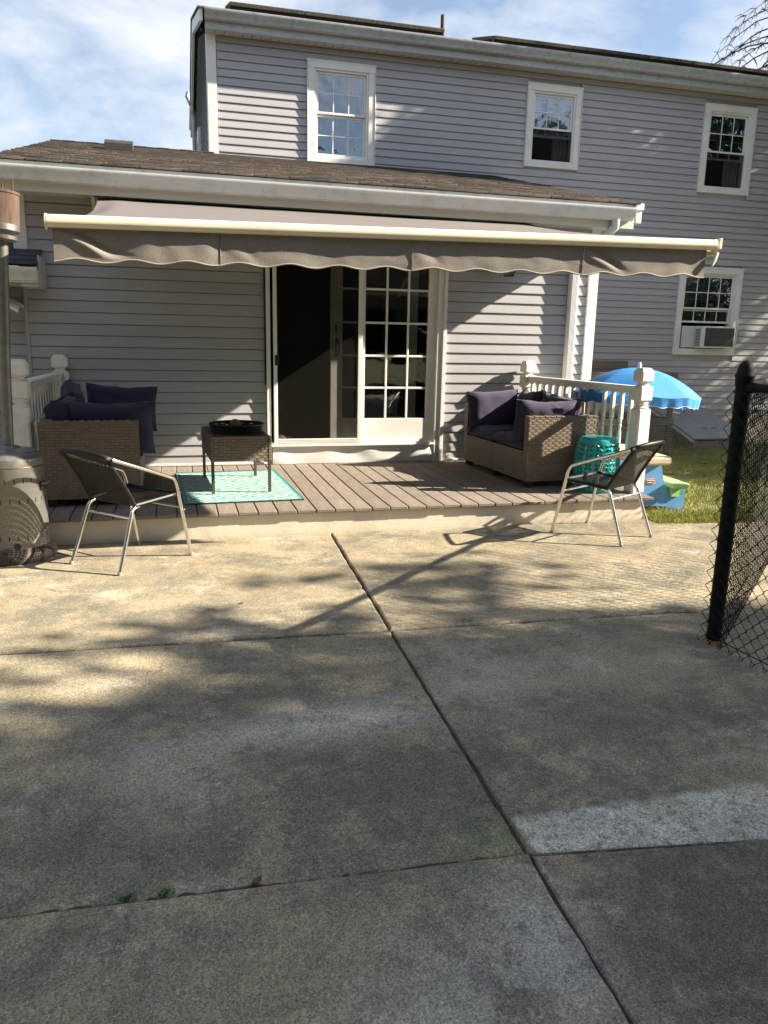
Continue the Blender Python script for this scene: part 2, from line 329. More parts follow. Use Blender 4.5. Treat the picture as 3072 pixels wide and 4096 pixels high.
    ck = N.new('ShaderNodeMath'); ck.operation = 'MULTIPLY'; L.new(rng(vc.outputs['Distance'], .0, .0045, .75, 0), ck.inputs[0]); L.new(rng(nz(1.1, 3), .52, .60, 0, 1), ck.inputs[1])
    base = mix(ck.outputs[0], base, (.06, .055, .045))
    L.new(base, b.inputs['Base Color'])
    bp = N.new('ShaderNodeBump'); bp.inputs['Strength'].default_value = .55; bp.inputs['Distance'].default_value = .006; L.new(nz(150, 5, .7), bp.inputs['Height'])
    bp2 = N.new('ShaderNodeBump'); bp2.inputs['Strength'].default_value = .25; bp2.inputs['Distance'].default_value = .02; L.new(nz(5, 5, .6), bp2.inputs['Height']); L.new(bp.outputs[0], bp2.inputs['Normal']); L.new(bp2.outputs[0], b.inputs['Normal'])
    return m
M['concrete'] = concrete()
M['soil'] = mat('lawn_soil', (.07, .075, .025), .95, scale=4, col2=(.16, .14, .055), bump=.5, bscale=60)
M['grass'] = mat('grass_blade', (.13, .18, .032), .75, scale=1.5, col2=(.38, .36, .10), spec=.25)

def rug_mat():
    m = bpy.data.materials.new('woven_rug'); m.use_nodes = True; nt = m.node_tree; N = nt.nodes; L = nt.links
    b = N['Principled BSDF']; b.inputs['Roughness'].default_value = .8
    tc = N.new('ShaderNodeTexCoord'); sp = N.new('ShaderNodeSeparateXYZ'); L.new(tc.outputs['Object'], sp.inputs[0])
    def mt(op, a, c=None):
        n = N.new('ShaderNodeMath'); n.operation = op
        for i, v in enumerate((a, c)):
            if v is None: continue
            if isinstance(v, (int, float)): n.inputs[i].default_value = v
            else: L.new(v, n.inputs[i])
        return n.outputs[0]
    px, py = .31, .36
    sx = mt('SNAP', sp.outputs[0], .016); sy = mt('SNAP', sp.outputs[1], .02)
    ax = mt('ABSOLUTE', mt('SUBTRACT', mt('FRACT', mt('DIVIDE', mt('ADD', sx, 10.0), px)), .5)); ay = mt('ABSOLUTE', mt('SUBTRACT', mt('FRACT', mt('DIVIDE', mt('ADD', sy, 10.08), py)), .5))
    d = mt('ADD', ax, ay); st = mt('FRACT', mt('MULTIPLY', d, 4.2)); f = mt('GREATER_THAN', st, .52)
    ex = mt('GREATER_THAN', mt('ABSOLUTE', sp.outputs[0]), .435); ey = mt('GREATER_THAN', mt('ABSOLUTE', sp.outputs[1]), .69); f = mt('MULTIPLY', f, mt('SUBTRACT', 1, mt('MAXIMUM', ex, ey)))
    mx = N.new('ShaderNodeMix'); mx.data_type = 'RGBA'; L.new(f, mx.inputs[0]); mx.inputs[6].default_value = (.045, .34, .37, 1); mx.inputs[7].default_value = (.52, .49, .40, 1); L.new(mx.outputs[2], b.inputs['Base Color'])
    wv = N.new('ShaderNodeTexWave'); wv.inputs['Scale'].default_value = 90; L.new(tc.outputs['Object'], wv.inputs['Vector']); bp = N.new('ShaderNodeBump'); bp.inputs['Strength'].default_value = .4; bp.inputs['Distance'].default_value = .003; L.new(wv.outputs['Fac'], bp.inputs['Height']); L.new(bp.outputs[0], b.inputs['Normal'])
    return m
M['rug'] = rug_mat()

YW, YM, ZD = 7.8715, 11.5, .19

# ================================================================== ground
def lawn_z(y): 
    if y < 5.35: return -.06
    if y < 5.5: return -.06+.045*(y-5.35)/.15
    if y < 6.2: return -.015-.075*(y-5.5)/.7
    return -.09
mb = MB(); ys = [-60, -10, 0, 3, 5, 5.35, 5.42, 5.5, 5.7, 5.9, 6.05, 6.2, 7, 8, 10, 14, 30, 90, 400]; xs = [-300, -60, -10, -4, 0, 3.5, 4.5, 6, 8, 12, 30, 100, 400]
for j in range(len(ys)-1):
    for i in range(len(xs)-1):
        mb.add([(xs[i], ys[j], lawn_z(ys[j])), (xs[i+1], ys[j], lawn_z(ys[j])), (xs[i+1], ys[j+1], lawn_z(ys[j+1])), (xs[i], ys[j+1], lawn_z(ys[j+1]))], [(0, 1, 2, 3)])
kind(mb.build('lawn', M['soil']), 'structure')
# grass blades
mb = MB(); rg = random.Random(3)
def blade(x, y, hgt):
    z = lawn_z(y)-.004; a = rg.uniform(0, 6.28); w = rg.uniform(.0025, .0045); dx, dy = math.cos(a)*w, math.sin(a)*w; lx, ly = rg.gauss(0, .35)*hgt, rg.gauss(0, .35)*hgt
    mb.add([(x-dx, y-dy, z), (x+dx, y+dy, z), (x+lx, y+ly, z+hgt)], [(0, 1, 2)])
n = 0
while n < 62000:
    y = 5.40+7.0*rg.random()**1.9; x = rg.uniform(3.84, 4.9+(y-5.4)*.85)
    if y > 11.45 or (7.65 < x and 10.25 < y): n += 1; continue
    if y > 7.6 and x < 4.5: continue
    d = noise.noise((x*1.7, y*1.7, 0))
    if d < -.28 and rg.random() < .7: n += 1; continue
    blade(x, y, rg.uniform(.018, .05)*(1+.6*max(0, d))*(1.15 if y < 6.2 else 1)); n += 1
kind(mb.build('grass', M['grass']), 'stuff')

# ---- patio slabs
patio = kind(link('patio', None, None, T(1, 3, 0)), 'structure')
def xj(y): return .915+.0406*(y-1.211)
def slab(poly, z=0., mt='concrete', jit=.006, name='slab', seed=0, gap=.007, bev=.012, tight=()):
    pts = []; rr = random.Random(seed); m = len(poly)
    for i in range(m):
        a, b = Vector(poly[i]), Vector(poly[(i+1) % m]); L_ = (b-a).length; k = max(1, int(min(L_, 9)/.05))
        nrm = Vector((-(b-a).y, (b-a).x)).normalized()
        g_ = .0022 if i in tight else gap; jt = jit*.35 if i in tight else jit
        for q in range(k):
            p = a+(b-a)*q/k; o = g_+jt*(noise.noise((p.x*9, p.y*9, seed))+.6*noise.noise((p.x*31, p.y*31, seed)))+max(0, noise.noise((p.x*14, p.y*14, seed+9))-.35)*.05*min(1, jt/.006)
            pts.append(p+nrm*o if q else p+nrm*g_)
    c = sum(pts, Vector((0, 0)))/len(pts); N_ = len(pts)
    def inset(d):
        out = []
        for i in range(N_):
            t = (pts[(i+1) % N_]-pts[i-1]); t.normalize(); out.append(pts[i]+Vector((-t.y, t.x))*d)
        return out
    r0, r1, r2_ = pts, inset(bev*.35), inset(bev)
    V = [(p.x, p.y, -.11) for p in r0]+[(p.x, p.y, z-bev*.8) for p in r0]+[(p.x, p.y, z-bev*.25) for p in r1]+[(p.x, p.y, z) for p in r2_]
    F = [(k*N_+i, k*N_+(i+1) % N_, (k+1)*N_+(i+1) % N_, (k+1)*N_+i) for k in range(3) for i in range(N_)]+[tuple(range(3*N_, 4*N_))]
    return MB().add(V, F).build(name, M[mt], patio)
yA = lambda x: 3.683-.0485*(x+.842)
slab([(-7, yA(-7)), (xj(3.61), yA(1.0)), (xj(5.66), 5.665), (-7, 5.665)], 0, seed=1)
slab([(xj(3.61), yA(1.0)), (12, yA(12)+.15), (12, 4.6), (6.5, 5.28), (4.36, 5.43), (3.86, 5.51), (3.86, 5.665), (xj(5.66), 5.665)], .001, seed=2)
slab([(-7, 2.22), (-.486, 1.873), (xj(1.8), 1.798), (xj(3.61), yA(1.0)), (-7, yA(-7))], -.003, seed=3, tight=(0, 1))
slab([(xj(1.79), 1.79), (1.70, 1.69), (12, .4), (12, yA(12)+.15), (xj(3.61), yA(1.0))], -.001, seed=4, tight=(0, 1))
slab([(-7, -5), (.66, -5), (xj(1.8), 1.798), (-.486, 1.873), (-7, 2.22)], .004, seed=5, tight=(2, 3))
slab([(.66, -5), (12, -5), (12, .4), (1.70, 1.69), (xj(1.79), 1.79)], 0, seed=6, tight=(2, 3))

M['jointmoss'] = mat('joint_moss', (.028, .026, .018), .95, scale=18, col2=(.085, .078, .045), bump=.8, bscale=120)
def filler(p0, p1, w, z, seed):
    a, b = Vector(p0), Vector(p1); L_ = (b-a).length; n = int(L_/.03); t = (b-a).normalized(); q = Vector((-t.y, t.x))
    def fn(u, v):
        p = a+(b-a)*u+q*(v-.5)*w; return (p.x, p.y, z+.010*noise.noise((p.x*22, p.y*22, seed))+.006*noise.noise((p.x*60, p.y*60, seed)))
    MB().grid(n, 4, fn).build('joint_filler', M['jointmoss'], patio)
filler((xj(-4), -4), (xj(5.66), 5.66), .045, -.016, 1); filler((-6.5, yA(-6.5)), (xj(3.61), yA(1.0)), .04, -.013, 2); filler((xj(3.61), yA(1.0)), (6, yA(6)+.07), .04, -.012, 3); filler((-6.5, 2.19), (-.486, 1.873), .02, -.006, 4); filler((-.486, 1.873), (xj(1.8), 1.798), .02, -.006, 5); filler((xj(1.79), 1.79), (1.70, 1.69), .02, -.008, 6)
# ================================================================== siding helper
def siding_profile(z, p, y, th=.013):   # (y,z) section of a course facing -y
    t = .003; return [(y-th+t, z), (y-th, z), (y-th*.98, z+.010), (y-th*.55, z+p*.5), (y-.001, z+p-.008), (y+.017, z+p-.005), (y+.017, z+p-.002), (y-.001+t, z+p-.005), (y-th*.55+t, z+p*.5), (y-th*.98+t, z+.012)]
def siding(parent, x0, x1, y, z0, z1, p, holes=(), skip=None, th=.013):
    z = z0; k = 0
    while z < z1-.01:
        segs = [(x0, x1)]
        for hx0, hx1, hz0, hz1 in holes:
            if z+p*.9 > hz0 and z+p*.1 < hz1:
                ns = []
                for a, b in segs:
                    if hx1 <= a or hx0 >= b: ns.append((a, b)); continue
                    if hx0 > a: ns.append((a, hx0))
                    if hx1 < b: ns.append((hx1, b))
                segs = ns
        for a, b in segs:
            if skip:
                a = max(a, skip(z))
            if b-a < .02: continue
            cuts = [a]
            while b-cuts[-1] > 3.6: cuts.append(cuts[-1]+random.uniform(1.3, 3.5))
            if b-cuts[-1] < .4 and len(cuts) > 1: cuts.pop()
            cuts.append(b)
            for q in range(len(cuts)-1):
                MB().prism(siding_profile(z+random.uniform(-.0008, .0008), min(p, z1-z), y-.0016*(q % 2), th), 'x', cuts[q], cuts[q+1]+(.02 if q < len(cuts)-2 else 0)).build('siding_board', M['siding'], parent)
        z += p; k += 1
def wall_panels(mb, x0, x1, y0, y1, z0, z1, holes):
    xs = sorted({x0, x1, *[h for q in holes for h in q[:2]]}); zs = sorted({z0, z1, *[h for q in holes for h in q[2:]]})
    for i in range(len(xs)-1):
        for j in range(len(zs)-1):
            cx, cz = (xs[i]+xs[i+1])/2, (zs[j]+zs[j+1])/2
            if any(q[0] < cx < q[1] and q[2] < cz < q[3] for q in holes): continue
            mb.box(xs[i], xs[i+1], y0, y1, zs[j], zs[j+1])

# ================================================================== main house
house = thing('main_house', 'two storey grey clapboard house with white windows standing behind the extension', 'house', (5.5, 15, 0))
WINS = [(1.88, 2.82, 3.87, 5.17), (5.15, 6.02, 4.05, 5.19), (8.18, 9.11, 3.88, 5.18), (8.02, 9.20, 1.32, 2.73)]
HX0, HX1, HY1, ZE = .54, 14.0, 17.4, 5.36
mb = MB(); holes = [(a+.1, b-.1, c+.1, d-.1) for a, b, c, d in WINS]
wall_panels(mb, HX0+.02, HX1, YM+.022, YM+.15, .3, ZE, holes)
mb.box(HX0+.02, HX0+.17, YM+.15, HY1, .3, ZE); mb.box(HX1-.15, HX1, YM+.15, HY1, .3, ZE); mb.box(HX0+.02, HX1, HY1-.15, HY1, .3, ZE)
RS = .30; YR = (11.2+HY1)/2
mb.prism([(YM+.15, ZE), (HY1, ZE), (YR, ZE+.2+RS*(YR-YM))], 'x', HX0+.02, HX0+.12)
mb.build('wall', M['siding'], house)
MB().box(HX0+.01, HX1, YM+.03, HY1-.01, -.15, .42).build('foundation', M['found'], house)
def skipx(z): return HX0+.12 if z > 2.7 else 4.3
siding(house, HX0+.11, 11.2, YM, .40, ZE-.02, .1035, WINS, skip=skipx, th=.013)
MB().cbox(HX0-.012, HX0+.112, YM-.022, YM+.02, 2.7, ZE, .004).build('corner_board', M['white'], house)
MB().cbox(HX0-.016, HX0+.02, YM+.022, YM+.12, 2.7, ZE, .004).build('corner_board', M['white'], house)
z = 3.4
while z < ZE-.05:    # gable side courses (facing -x)
    pr_ = [(HX0+.02-(u-YM), w) for u, w in siding_profile(z, .1035, YM)]
    MB().prism([(HX0-.0+ (u-YM)*1.0, w) for u, w in siding_profile(z, .1035, YM)], 'y', YM+.12, HY1).build('siding_board', M['siding'], house); z += .1035
z = ZE
while z < ZE+1.0:
    yy = max(YM+.12, YM+(z-ZE)/RS)
    MB().prism([(HX0+(u-YM), w) for u, w in siding_profile(z, .1035, YM)], 'y', yy, 2*YR-yy).build('siding_board', M['siding'], house); z += .1035
# soffit, fascia, gutter, roof
w_ = .1215; sp = MB().cbox(0, w_-.006, 11.31, YM+.004, 0, .012, .003).mesh('soffit_panel', M['soffit'])
for i in range(92): link('soffit_panel', sp, house, T(HX0-.02+i*w_, 0, ZE-.016))
MB().box(HX0-.02, 11.3, 11.31, YM, ZE-.002, ZE+.05).build('soffit_backing', M['dark'], house)
MB().cbox(HX0-.03, 11.4, 11.285, 11.308, ZE-.025, ZE+.14, .003).build('fascia', M['guttermain'], house)
GP = [(11.283, 5.515), (11.283, 5.435), (11.235, 5.425), (11.21, 5.44), (11.20, 5.48), (11.178, 5.50), (11.165, 5.53), (11.165, 5.548), (11.178, 5.548), (11.18, 5.537), (11.272, 5.50)]
MB().prism(GP, 'x', HX0-.035, 11.4).build('gutter', M['guttermain'], house, smooth=35)
mb = MB(); rz0 = 5.56
mb.prism([(11.2, rz0-.02), (11.2, rz0), (YR, rz0+RS*(YR-11.2)), (2*YR-11.2, rz0), (2*YR-11.2, rz0-.02), (YR, rz0-.03+RS*(YR-11.2))], 'x', HX0-.12, HX1+.1)
mb.build('roof', M['shingle'], house)
MB().prism([(11.22, 5.40), (11.22, rz0-.025), (YR, rz0-.035+RS*(YR-11.2)), (2*YR-11.2, rz0-.025), (2*YR-11.2, 5.40), (YR, rz0-.22+RS*(YR-11.2))], 'x', HX0-.10, HX0-.06).build('rake_board', M['white'], house)
MB().tube([(HX0-.14, 16.6, 6.02), (HX0-.16, 16.6, 5.95), (HX0-.05, 16.6, 5.7), (HX0-.05, 16.6, 3.2)], .04, 8).build('rear_downspout', M['guttermain'], house)
mb = MB(); mb.cbox(HX0-.05, HX0+.01, 14.4, 14.5, 3.6, 4.9); mb.cbox(HX0-.05, HX0+.01, 15.2, 15.3, 3.6, 4.9); mb.cbox(HX0-.05, HX0+.01, 14.5, 15.2, 4.8, 4.9); mb.cbox(HX0-.05, HX0+.01, 14.5, 15.2, 3.6, 3.7)
mb.build('side_window', M['white'], house)
MB().tube([(3.88, 11.75, 5.65), (3.88, 11.75, 6.03)], .031, 14).build('vent_pipe', M['pipe'], house, smooth=True)
MB().lathe([(.055, 5.66), (.05, 5.74), (.034, 5.77)], 14, T(3.88, 11.75, 0)).build('pipe_boot', M['solar'], house, smooth=True)

def window(i, x0, x1, z0, z1, cols, split, lower, flash=False):
    w = link('window', None, house, T((x0+x1)/2, YM, z0))
    c = .085; y = YM
    mb = MB(); mb.cbox(x0, x0+c, y-.034, y+.02, z0+c*.9, z1-c*1.1); mb.cbox(x1-c, x1, y-.034, y+.02, z0+c*.9, z1-c*1.1)
    mb.cbox(x0-.004, x1+.004, y-.036, y+.02, z1-c*1.1, z1-.012); mb.cbox(x0-.004, x1+.004, y-.036, y+.02, z0, z0+c*.9); mb.cbox(x0-.02, x1+.02, y-.042, y+.01, z1-.014, z1+.012)
    mb.cbox(x0-.014, x0-.004, y-.042, y+.01, z0-.006, z1-.014, .002); mb.cbox(x1+.004, x1+.014, y-.042, y+.01, z0-.006, z1-.014, .002)
    mb.build('casing', M['white'], w)
    a0, a1, b0, b1 = x0+c, x1-c, z0+c*.9, z1-c*1.1; f = .028
    mb = MB(); mb.cbox(a0, a0+f, y-.018, y+.09, b0, b1); mb.cbox(a1-f, a1, y-.018, y+.09, b0, b1); mb.cbox(a0+f, a1-f, y-.018, y+.09, b1-f, b1); mb.cbox(a0+f, a1-f, y-.018, y+.09, b0, b0+f); mb.build('frame', M['white'], w)
    a0 += f+.002; a1 -= f+.002; b0 += f+.002; b1 -= f+.002; zm = b0+(b1-b0)*split; s = .03
    def sash(nm, p0, p1, q0, q1, yy, cols_, rows, mun=.014):
        mb = MB(); mb.cbox(p0, p0+s, yy, yy+.025, q0, q1); mb.cbox(p1-s, p1, yy, yy+.025, q0, q1); mb.cbox(p0+s, p1-s, yy, yy+.025, q1-s, q1); mb.cbox(p0+s, p1-s, yy, yy+.025, q0, q0+s)
        so_ = mb.build(nm, M['white'], w)
        mb = MB()
        MB().box(p0+s, p1-s, yy+.010, yy+.014, q0+s, q1-s).build('pane', M['glass'], w)
        for k in range(1, cols_):
            xx = p0+s+(p1-p0-2*s)*k/cols_; MB().cbox(xx-mun/2, xx+mun/2, yy+.003, yy+.0095, q0+s, q1-s, .002).build('muntin', M['white'], w)
        for k in range(1, rows):
            zz = q0+s+(q1-q0-2*s)*k/rows; MB().cbox(p0+s, p1-s, yy+.0032, yy+.0093, zz-mun/2, zz+mun/2, .002).build('muntin', M['white'], w)
    sash('upper_sash', a0, a1, zm, b1, y+.012, cols, 2)
    if lower == 'grid': sash('lower_sash', a0, a1, b0, zm-.002, y+.04, cols, 2)
    elif lower == 'open':
        sash('lower_sash', a0, a1, zm-.10, b1-.08, y+.05, cols, 2)
        MB().box(a0, a1, y+.008, y+.009, b0, zm).build('screen', M['screen'], w)
    elif lower == 'ac':
        sash('lower_sash', a0, a1, b0+.42, zm+.18, y+.04, cols, 2)
    mb = MB(); mb.box(a0-.03, a1+.03, y+.62, y+.64, b0-.03, b1+.03); mb.box(a0-.05, a0-.03, y+.15, y+.64, b0-.03, b1+.03); mb.box(a1+.03, a1+.05, y+.15, y+.64, b0-.03, b1+.03); mb.box(a0-.05, a1+.05, y+.15, y+.64, b1+.03, b1+.05); mb.box(a0-.05, a1+.05, y+.15, y+.64, b0-.05, b0-.03)
    mb.build('room_behind', M['dark'], w)
    if lower in ('grid',): 
        MB().grid(30, 1, lambda u, v: (a0+u*(a1-a0), y+.12+.015*math.sin(u*40), b0+v*(b1-b0))).build('curtain', M['curtain'], w, smooth=True)
    if lower == 'open': MB().grid(20, 1, lambda u, v: (a0+(.62+.38*u)*(a1-a0), y+.14+.015*math.sin(u*30), b0+v*(b1-b0))).build('curtain', M['curtain'], w, smooth=True)
    if lower == 'ac':
        for k in range(26):
            zz = b0+.42+k*(b1-b0-.42)/26; MB().box(a0, a1, y+.07, y+.078, zz, zz+(b1-b0-.42)/26-.004).build('blind_slat', M['blind'], w)
    if flash:
        MB().grid(40, 3, lambda u, v: (x0-.02+u*(x1-x0+.04), y-.035-.012*noise.noise((u*9, v*3, 1))-.02*(1-v), z0-.10+.095*v-.012*u*(1-v))).build('flashing', M['flash'], w, smooth=True)
    return w
window(0, *WINS[0], 3, .50, 'grid', True); window(1, *WINS[1], 3, .47, 'open'); window(2, *WINS[2], 3, .47, 'open'); window(3, *WINS[3], 4, .54, 'ac')

# window air conditioner
ac = thing('air_conditioner', 'white window air conditioner with grey rear grille in the ground floor window', 'air conditioner', (8.66, 11.4, 1.42))
MB().cbox(8.395, 9.045, 11.28, 11.56, 1.435, 1.79, .01).build('case', M['ac'], ac)
MB().cbox(8.455, 9.015, 11.272, 11.2815, 1.465, 1.765, .004).build('rear_grille', M['acgrille'], ac)
for k in range(13): MB().box(8.46, 9.01, 11.268, 11.2725, 1.473+k*.0222, 1.479+k*.0222).build('grille_slat', M['black'], ac)
for k in range(12): MB().box(8.389, 8.3955, 11.32, 11.44, 1.47+k*.024, 1.481+k*.024).build('louvre', M['black'], ac)
mb = MB()
for k in range(8): mb.cbox(8.155+k*.028, 8.176+k*.028, 11.47, 11.50, 1.44, 1.79, .003)
mb.box(8.155, 8.385, 11.485, 11.505, 1.44, 1.79); mb.build('side_curtain', M['ac'], ac)

# solar panels (rest on the roof)
def solar(x0, x1, lab, n):
    wq = (x1-x0)/n
    for k in range(n):
        a, b = x0+k*wq+.004, x0+(k+1)*wq-.004
        t = thing('solar_panel', lab[k], 'solar panel', ((a+b)/2, 11.6, 5.75), 0, 'solar panels along the main roof')
        sl = math.atan(RS); Mx = T(0, 11.58, 5.745) @ RX(sl)
        MB().cbox(a, b, 0, 1.0, 0, .045, .003).build('frame', M['moss'], t, M=Mx)
        MB().box(a+.02, b-.02, .02, .98, .046, .048).build('cells', M['solar'], t, M=Mx)
        MB().box(a, b, .03, .10, -.10, -.002).build('rail', M['solar'], t, M=Mx)
        for xx in (a+.08, b-.12): MB().box(xx, xx+.04, .14, .2, -.12, -.002).build('foot', M['stainless'], t, M=Mx)
solar(.85, 3.86, ['mossy edged solar panel at the far left end of the roof', 'solar panel second from the left end of the roof', 'solar panel beside the dark vent pipe'], 3)
solar(4.62, 13.5, ['solar panel first to the right of the vent pipe gap', 'solar panel above the middle upstairs window', 'solar panel between the middle and right upstairs windows', 'solar panel above the right upstairs window', 'solar panel beside the bare branches at the right', 'solar panel continuing past the right picture edge', 'last solar panel beyond the right picture edge'], 7)

# ================================================================== extension
ext = thing('house_extension', 'single storey grey clapboard extension with brown shingle roof and sliding door', 'house', (1.5, 9.7, 0))
DX0, DX1, DZ0, DZ1 = .88, 2.735, .372, 2.30
mb = MB(); wall_panels(mb, -1.35, 4.45, YW+.022, YW+.14, -.1, 2.86, [(DX0+.02, DX1-.02, DZ0, DZ1)])
mb.box(-1.35, -1.21, YW+.14, YM, -.1, 2.86); mb.box(4.31, 4.45, YW+.14, YM, -.1, 2.86)
mb.prism([(YW+.01, 2.86), (11.4, 2.86), (11.4, 3.78)], 'x', -1.35, -1.2); mb.prism([(YW+.01, 2.86), (11.49, 2.86), (11.49, 3.80)], 'x', 4.3, 4.45)
mb.build('wall', M['siding'], ext)
siding(ext, -1.30, 4.36, YW, .19, 2.70, .1047, [(DX0, DX1, 0, DZ1+.05)], th=.0115)
MB().cbox(4.353, 4.466, YW-.026, YW+.05, .02, 2.72, .004).build('corner_board', M['white'], ext)
MB().cbox(-1.372, -1.258, YW-.028, YW+.02, 2.115, 2.70, .004).build('corner_board', M['white'], ext)
MB().cbox(-1.325, -1.298, YW-.02, YW+.02, 0, 1.95, .003).build('corner_trim', M['siding'], ext)
MB().cbox(-1.3, .86, YW-.018, YW, .192, .215, .002).build('base_trim', M['white'], ext); MB().cbox(2.74, 4.35, YW-.018, YW, .192, .215, .002).build('base_trim', M['white'], ext)
# eave
EX0, EX1 = -1.44, 4.60
MB().box(EX0+.05, EX1-.02, 7.45, YW-.002, 2.655, 2.668).build('soffit', M['fascia'], ext)
MB().cbox(EX0+.02, EX1-.02, 7.425, 7.448, 2.615, 2.84, .003).build('fascia', M['fascia'], ext)
G2 = [(7.423, 2.80), (7.423, 2.69), (7.375, 2.682), (7.35, 2.695), (7.338, 2.735), (7.318, 2.757), (7.30, 2.785), (7.30, 2.802), (7.312, 2.802), (7.314, 2.79), (7.40, 2.77)]
MB().prism(G2, 'x', EX0, 4.52).build('gutter', M['gutter'], ext, smooth=35)
MB().prism(G2[:8]+[(7.42, 2.803)], 'x', 4.52, 4.526).build('gutter_end_cap', M['gutter'], ext); MB().prism(G2[:8]+[(7.42, 2.803)], 'x', EX0-.006, EX0).build('gutter_end_cap', M['gutter'], ext)
MB().cbox(EX0+.02, 4.55, 7.405, 7.424, 2.795, 2.85, .002).build('drip_edge', M['guttermain'], ext)
mb = MB(); mb.cbox(4.575, 4.67, 7.40, 7.52, 2.80, 2.865); mb.cbox(4.60, 4.66, 7.42, 7.50, 2.675, 2.80); mb.build('eave_return', M['white'], ext)
MB().prism([(7.45, 2.66), (7.45, 2.83), (11.48, 3.83), (11.48, 3.66)], 'x', 4.55, 4.575).build('rake_board', M['white'], ext); MB().prism([(7.45, 2.66), (7.45, 2.83), (11.4, 3.81), (11.4, 3.64)], 'x', EX0+.02, EX0+.045).build('rake_board', M['white'], ext)
MB().prism([(7.41, 2.838), (7.41, 2.85), (11.47, 3.865), (11.47, 3.853)], 'x', EX0, EX1).build('roof_deck', M['roofedge'], ext)
# shingles
sl = math.atan(.25); expo = .142; rr = random.Random(5); var_m = []
for k in range(4):
    w = .29+.02*k; m_ = MB().cbox(0, w, 0, expo+.05, 0, .018, .003); m_.v = [(x, y, z+.004*(noise.noise((x*7+k*5, y*7, 0)))*(1 if z > .004 else 1)) for x, y, z in m_.v]
    var_m.append((w, m_.mesh('shingle', M['shingle'])))
rest = MB(); count = 0
for r in range(29):
    x = EX0-.01-(r % 3)*.1-rr.random()*.05; s_ = r*expo
    while x < EX1+.015:
        k = rr.randrange(4); w, me = var_m[k]; a = max(x, EX0-.012+rr.uniform(-.012, .01)); b = min(x+w-.006, EX1+.012+rr.uniform(-.012, .012))
        if b-a > .05:
            MM = T(a, 7.385, 2.852-.006) @ RX(sl) @ T(0, s_, .006) @ RX(-.06+rr.uniform(-.02, .02)) @ RZ(rr.uniform(-.008, .008)) @ Matrix.Diagonal(((b-a)/w, 1, 1, 1))
            if count < 300: link('shingle', me, ext, MM); count += 1
            else: rest.add([MM @ v.co for v in me.vertices], [tuple(p.vertices) for p in me.polygons])
        x += w
kind(rest.build('upper_shingles', M['shingle'], ext), 'stuff')
mb = MB()
for i in range(14): mb.cbox(-1.45+i*.145, -1.45+i*.145+.15, 11.30, 11.56, 3.85+.004*(i % 2), 3.862+.004*(i % 2), .003)
mb.build('ridge_cap', M['shingle'], ext)
MB().prism([(11.4, 3.83), (11.4, 3.855), (15.0, 2.9), (15.0, 2.87)], 'x', EX0, HX0-.2).build('rear_roof', M['shingle'], ext)
MB().cbox(EX0+.1, HX0, 11.45, 11.6, 2.5, 3.82).build('rear_wall', M['siding'], ext)
mb = MB(); Mx = T(-.56, 10.25, 3.555) @ RX(sl); mb.prism([(-.15, .0), (-.16, .03), (-.14, .10), (-.08, .12), (.10, .125), (.18, .0)], 'x', -.155, .155, Mx); mb.box(-.13, .13, -.12, .14, -.02, .02, Mx); mb.build('roof_vent', M['vent'], ext)
# downspout
mb = MB(); DS = [(-.05, 0), (-.05, -.045), (-.038, -.058), (.038, -.058), (.05, -.045), (.05, 0)]
ds = MB().prism([(4.163+u, YW-.018+w) for u, w in DS], 'z', .22, 2.42).build('downspout', M['white'], ext)
for k in range(5): MB().cbox(4.130+k*.0145, 4.138+k*.0145, YW-.0795, YW-.0755, .23, 2.41, .0015).build('rib', M['white'], ds)
mb = MB(); mb.tube([(4.34, 7.37, 2.69), (4.34, 7.37, 2.62), (4.30, 7.46, 2.555), (4.22, 7.70, 2.475), (4.17, 7.81, 2.44), (4.163, 7.83, 2.38)], .042, 8); mb.build('downspout_elbow', M['gutter'], ext, smooth=50)
MB().cbox(4.10, 4.2, YW-.085, YW-.02, 2.41, 2.47).build('downspout_clip', M['white'], ext)

# ---- sliding door
door = link('sliding_door', None, ext, T(1.8, YW, .37))
def dpart(nm, boxes, mt='doorpaint', b=.003):
    mb = MB()
    for q in boxes: mb.cbox(*q, b)
    return mb.build(nm, M[mt], door)
dpart('frame', [(.875, .905, YW-.030, YW+.14, .372, 2.30), (2.642, 2.735, YW-.034, YW+.14, .192, 2.30), (.875, 2.735, YW-.032, YW+.14, 2.30, 2.38)], 'white')
dpart('brickmould', [(2.70, 2.738, YW-.046, YW-.034, .192, 2.33)], 'white'); dpart('brickmould', [(.862, .880, YW-.046, YW-.03, .215, 2.33)], 'white')
dpart('dark_strip', [(.846, .862, YW-.03, YW-.004, .99, 2.33)], 'black')  # black strip left of the frame, stopping partway down
dpart('sill', [(.90, 2.642, YW-.055, YW+.14, .372, .392)], 'white')
kp = MB().grid(60, 8, lambda u, v: (.915+u*1.80, YW-.026-.010*noise.noise((u*8, v*1.5, 3))-.006*math.sin(u*23+v)*v, .192+v*(.176+.004*math.sin(u*17)))).build('kick_plate', M['white'], door, smooth=True)
dpart('screen_door_frame', [(.930, .968, YW-.05, YW-.028, .392, 2.30), (1.793, 1.838, YW-.05, YW-.028, .392, 2.30), (.968, 1.793, YW-.05, YW-.028, .395, .452), (.968, 1.793, YW-.05, YW-.028, 2.24, 2.3)], 'white')
for zz in (.41, .425, .438): MB().box(.97, 1.79, YW-.0515, YW-.0495, zz, zz+.003).build('rail_groove', M['soffit'], door)
MB().box(.966, 1.795, YW-.040, YW-.0393, .45, 2.25).build('insect_screen', M['screen'], door)
dpart('latch', [(.945, .985, YW-.066, YW-.046, 1.19, 1.29)], 'black', .006)
yi = YW+.055    # inner sliding panel, pushed to the right
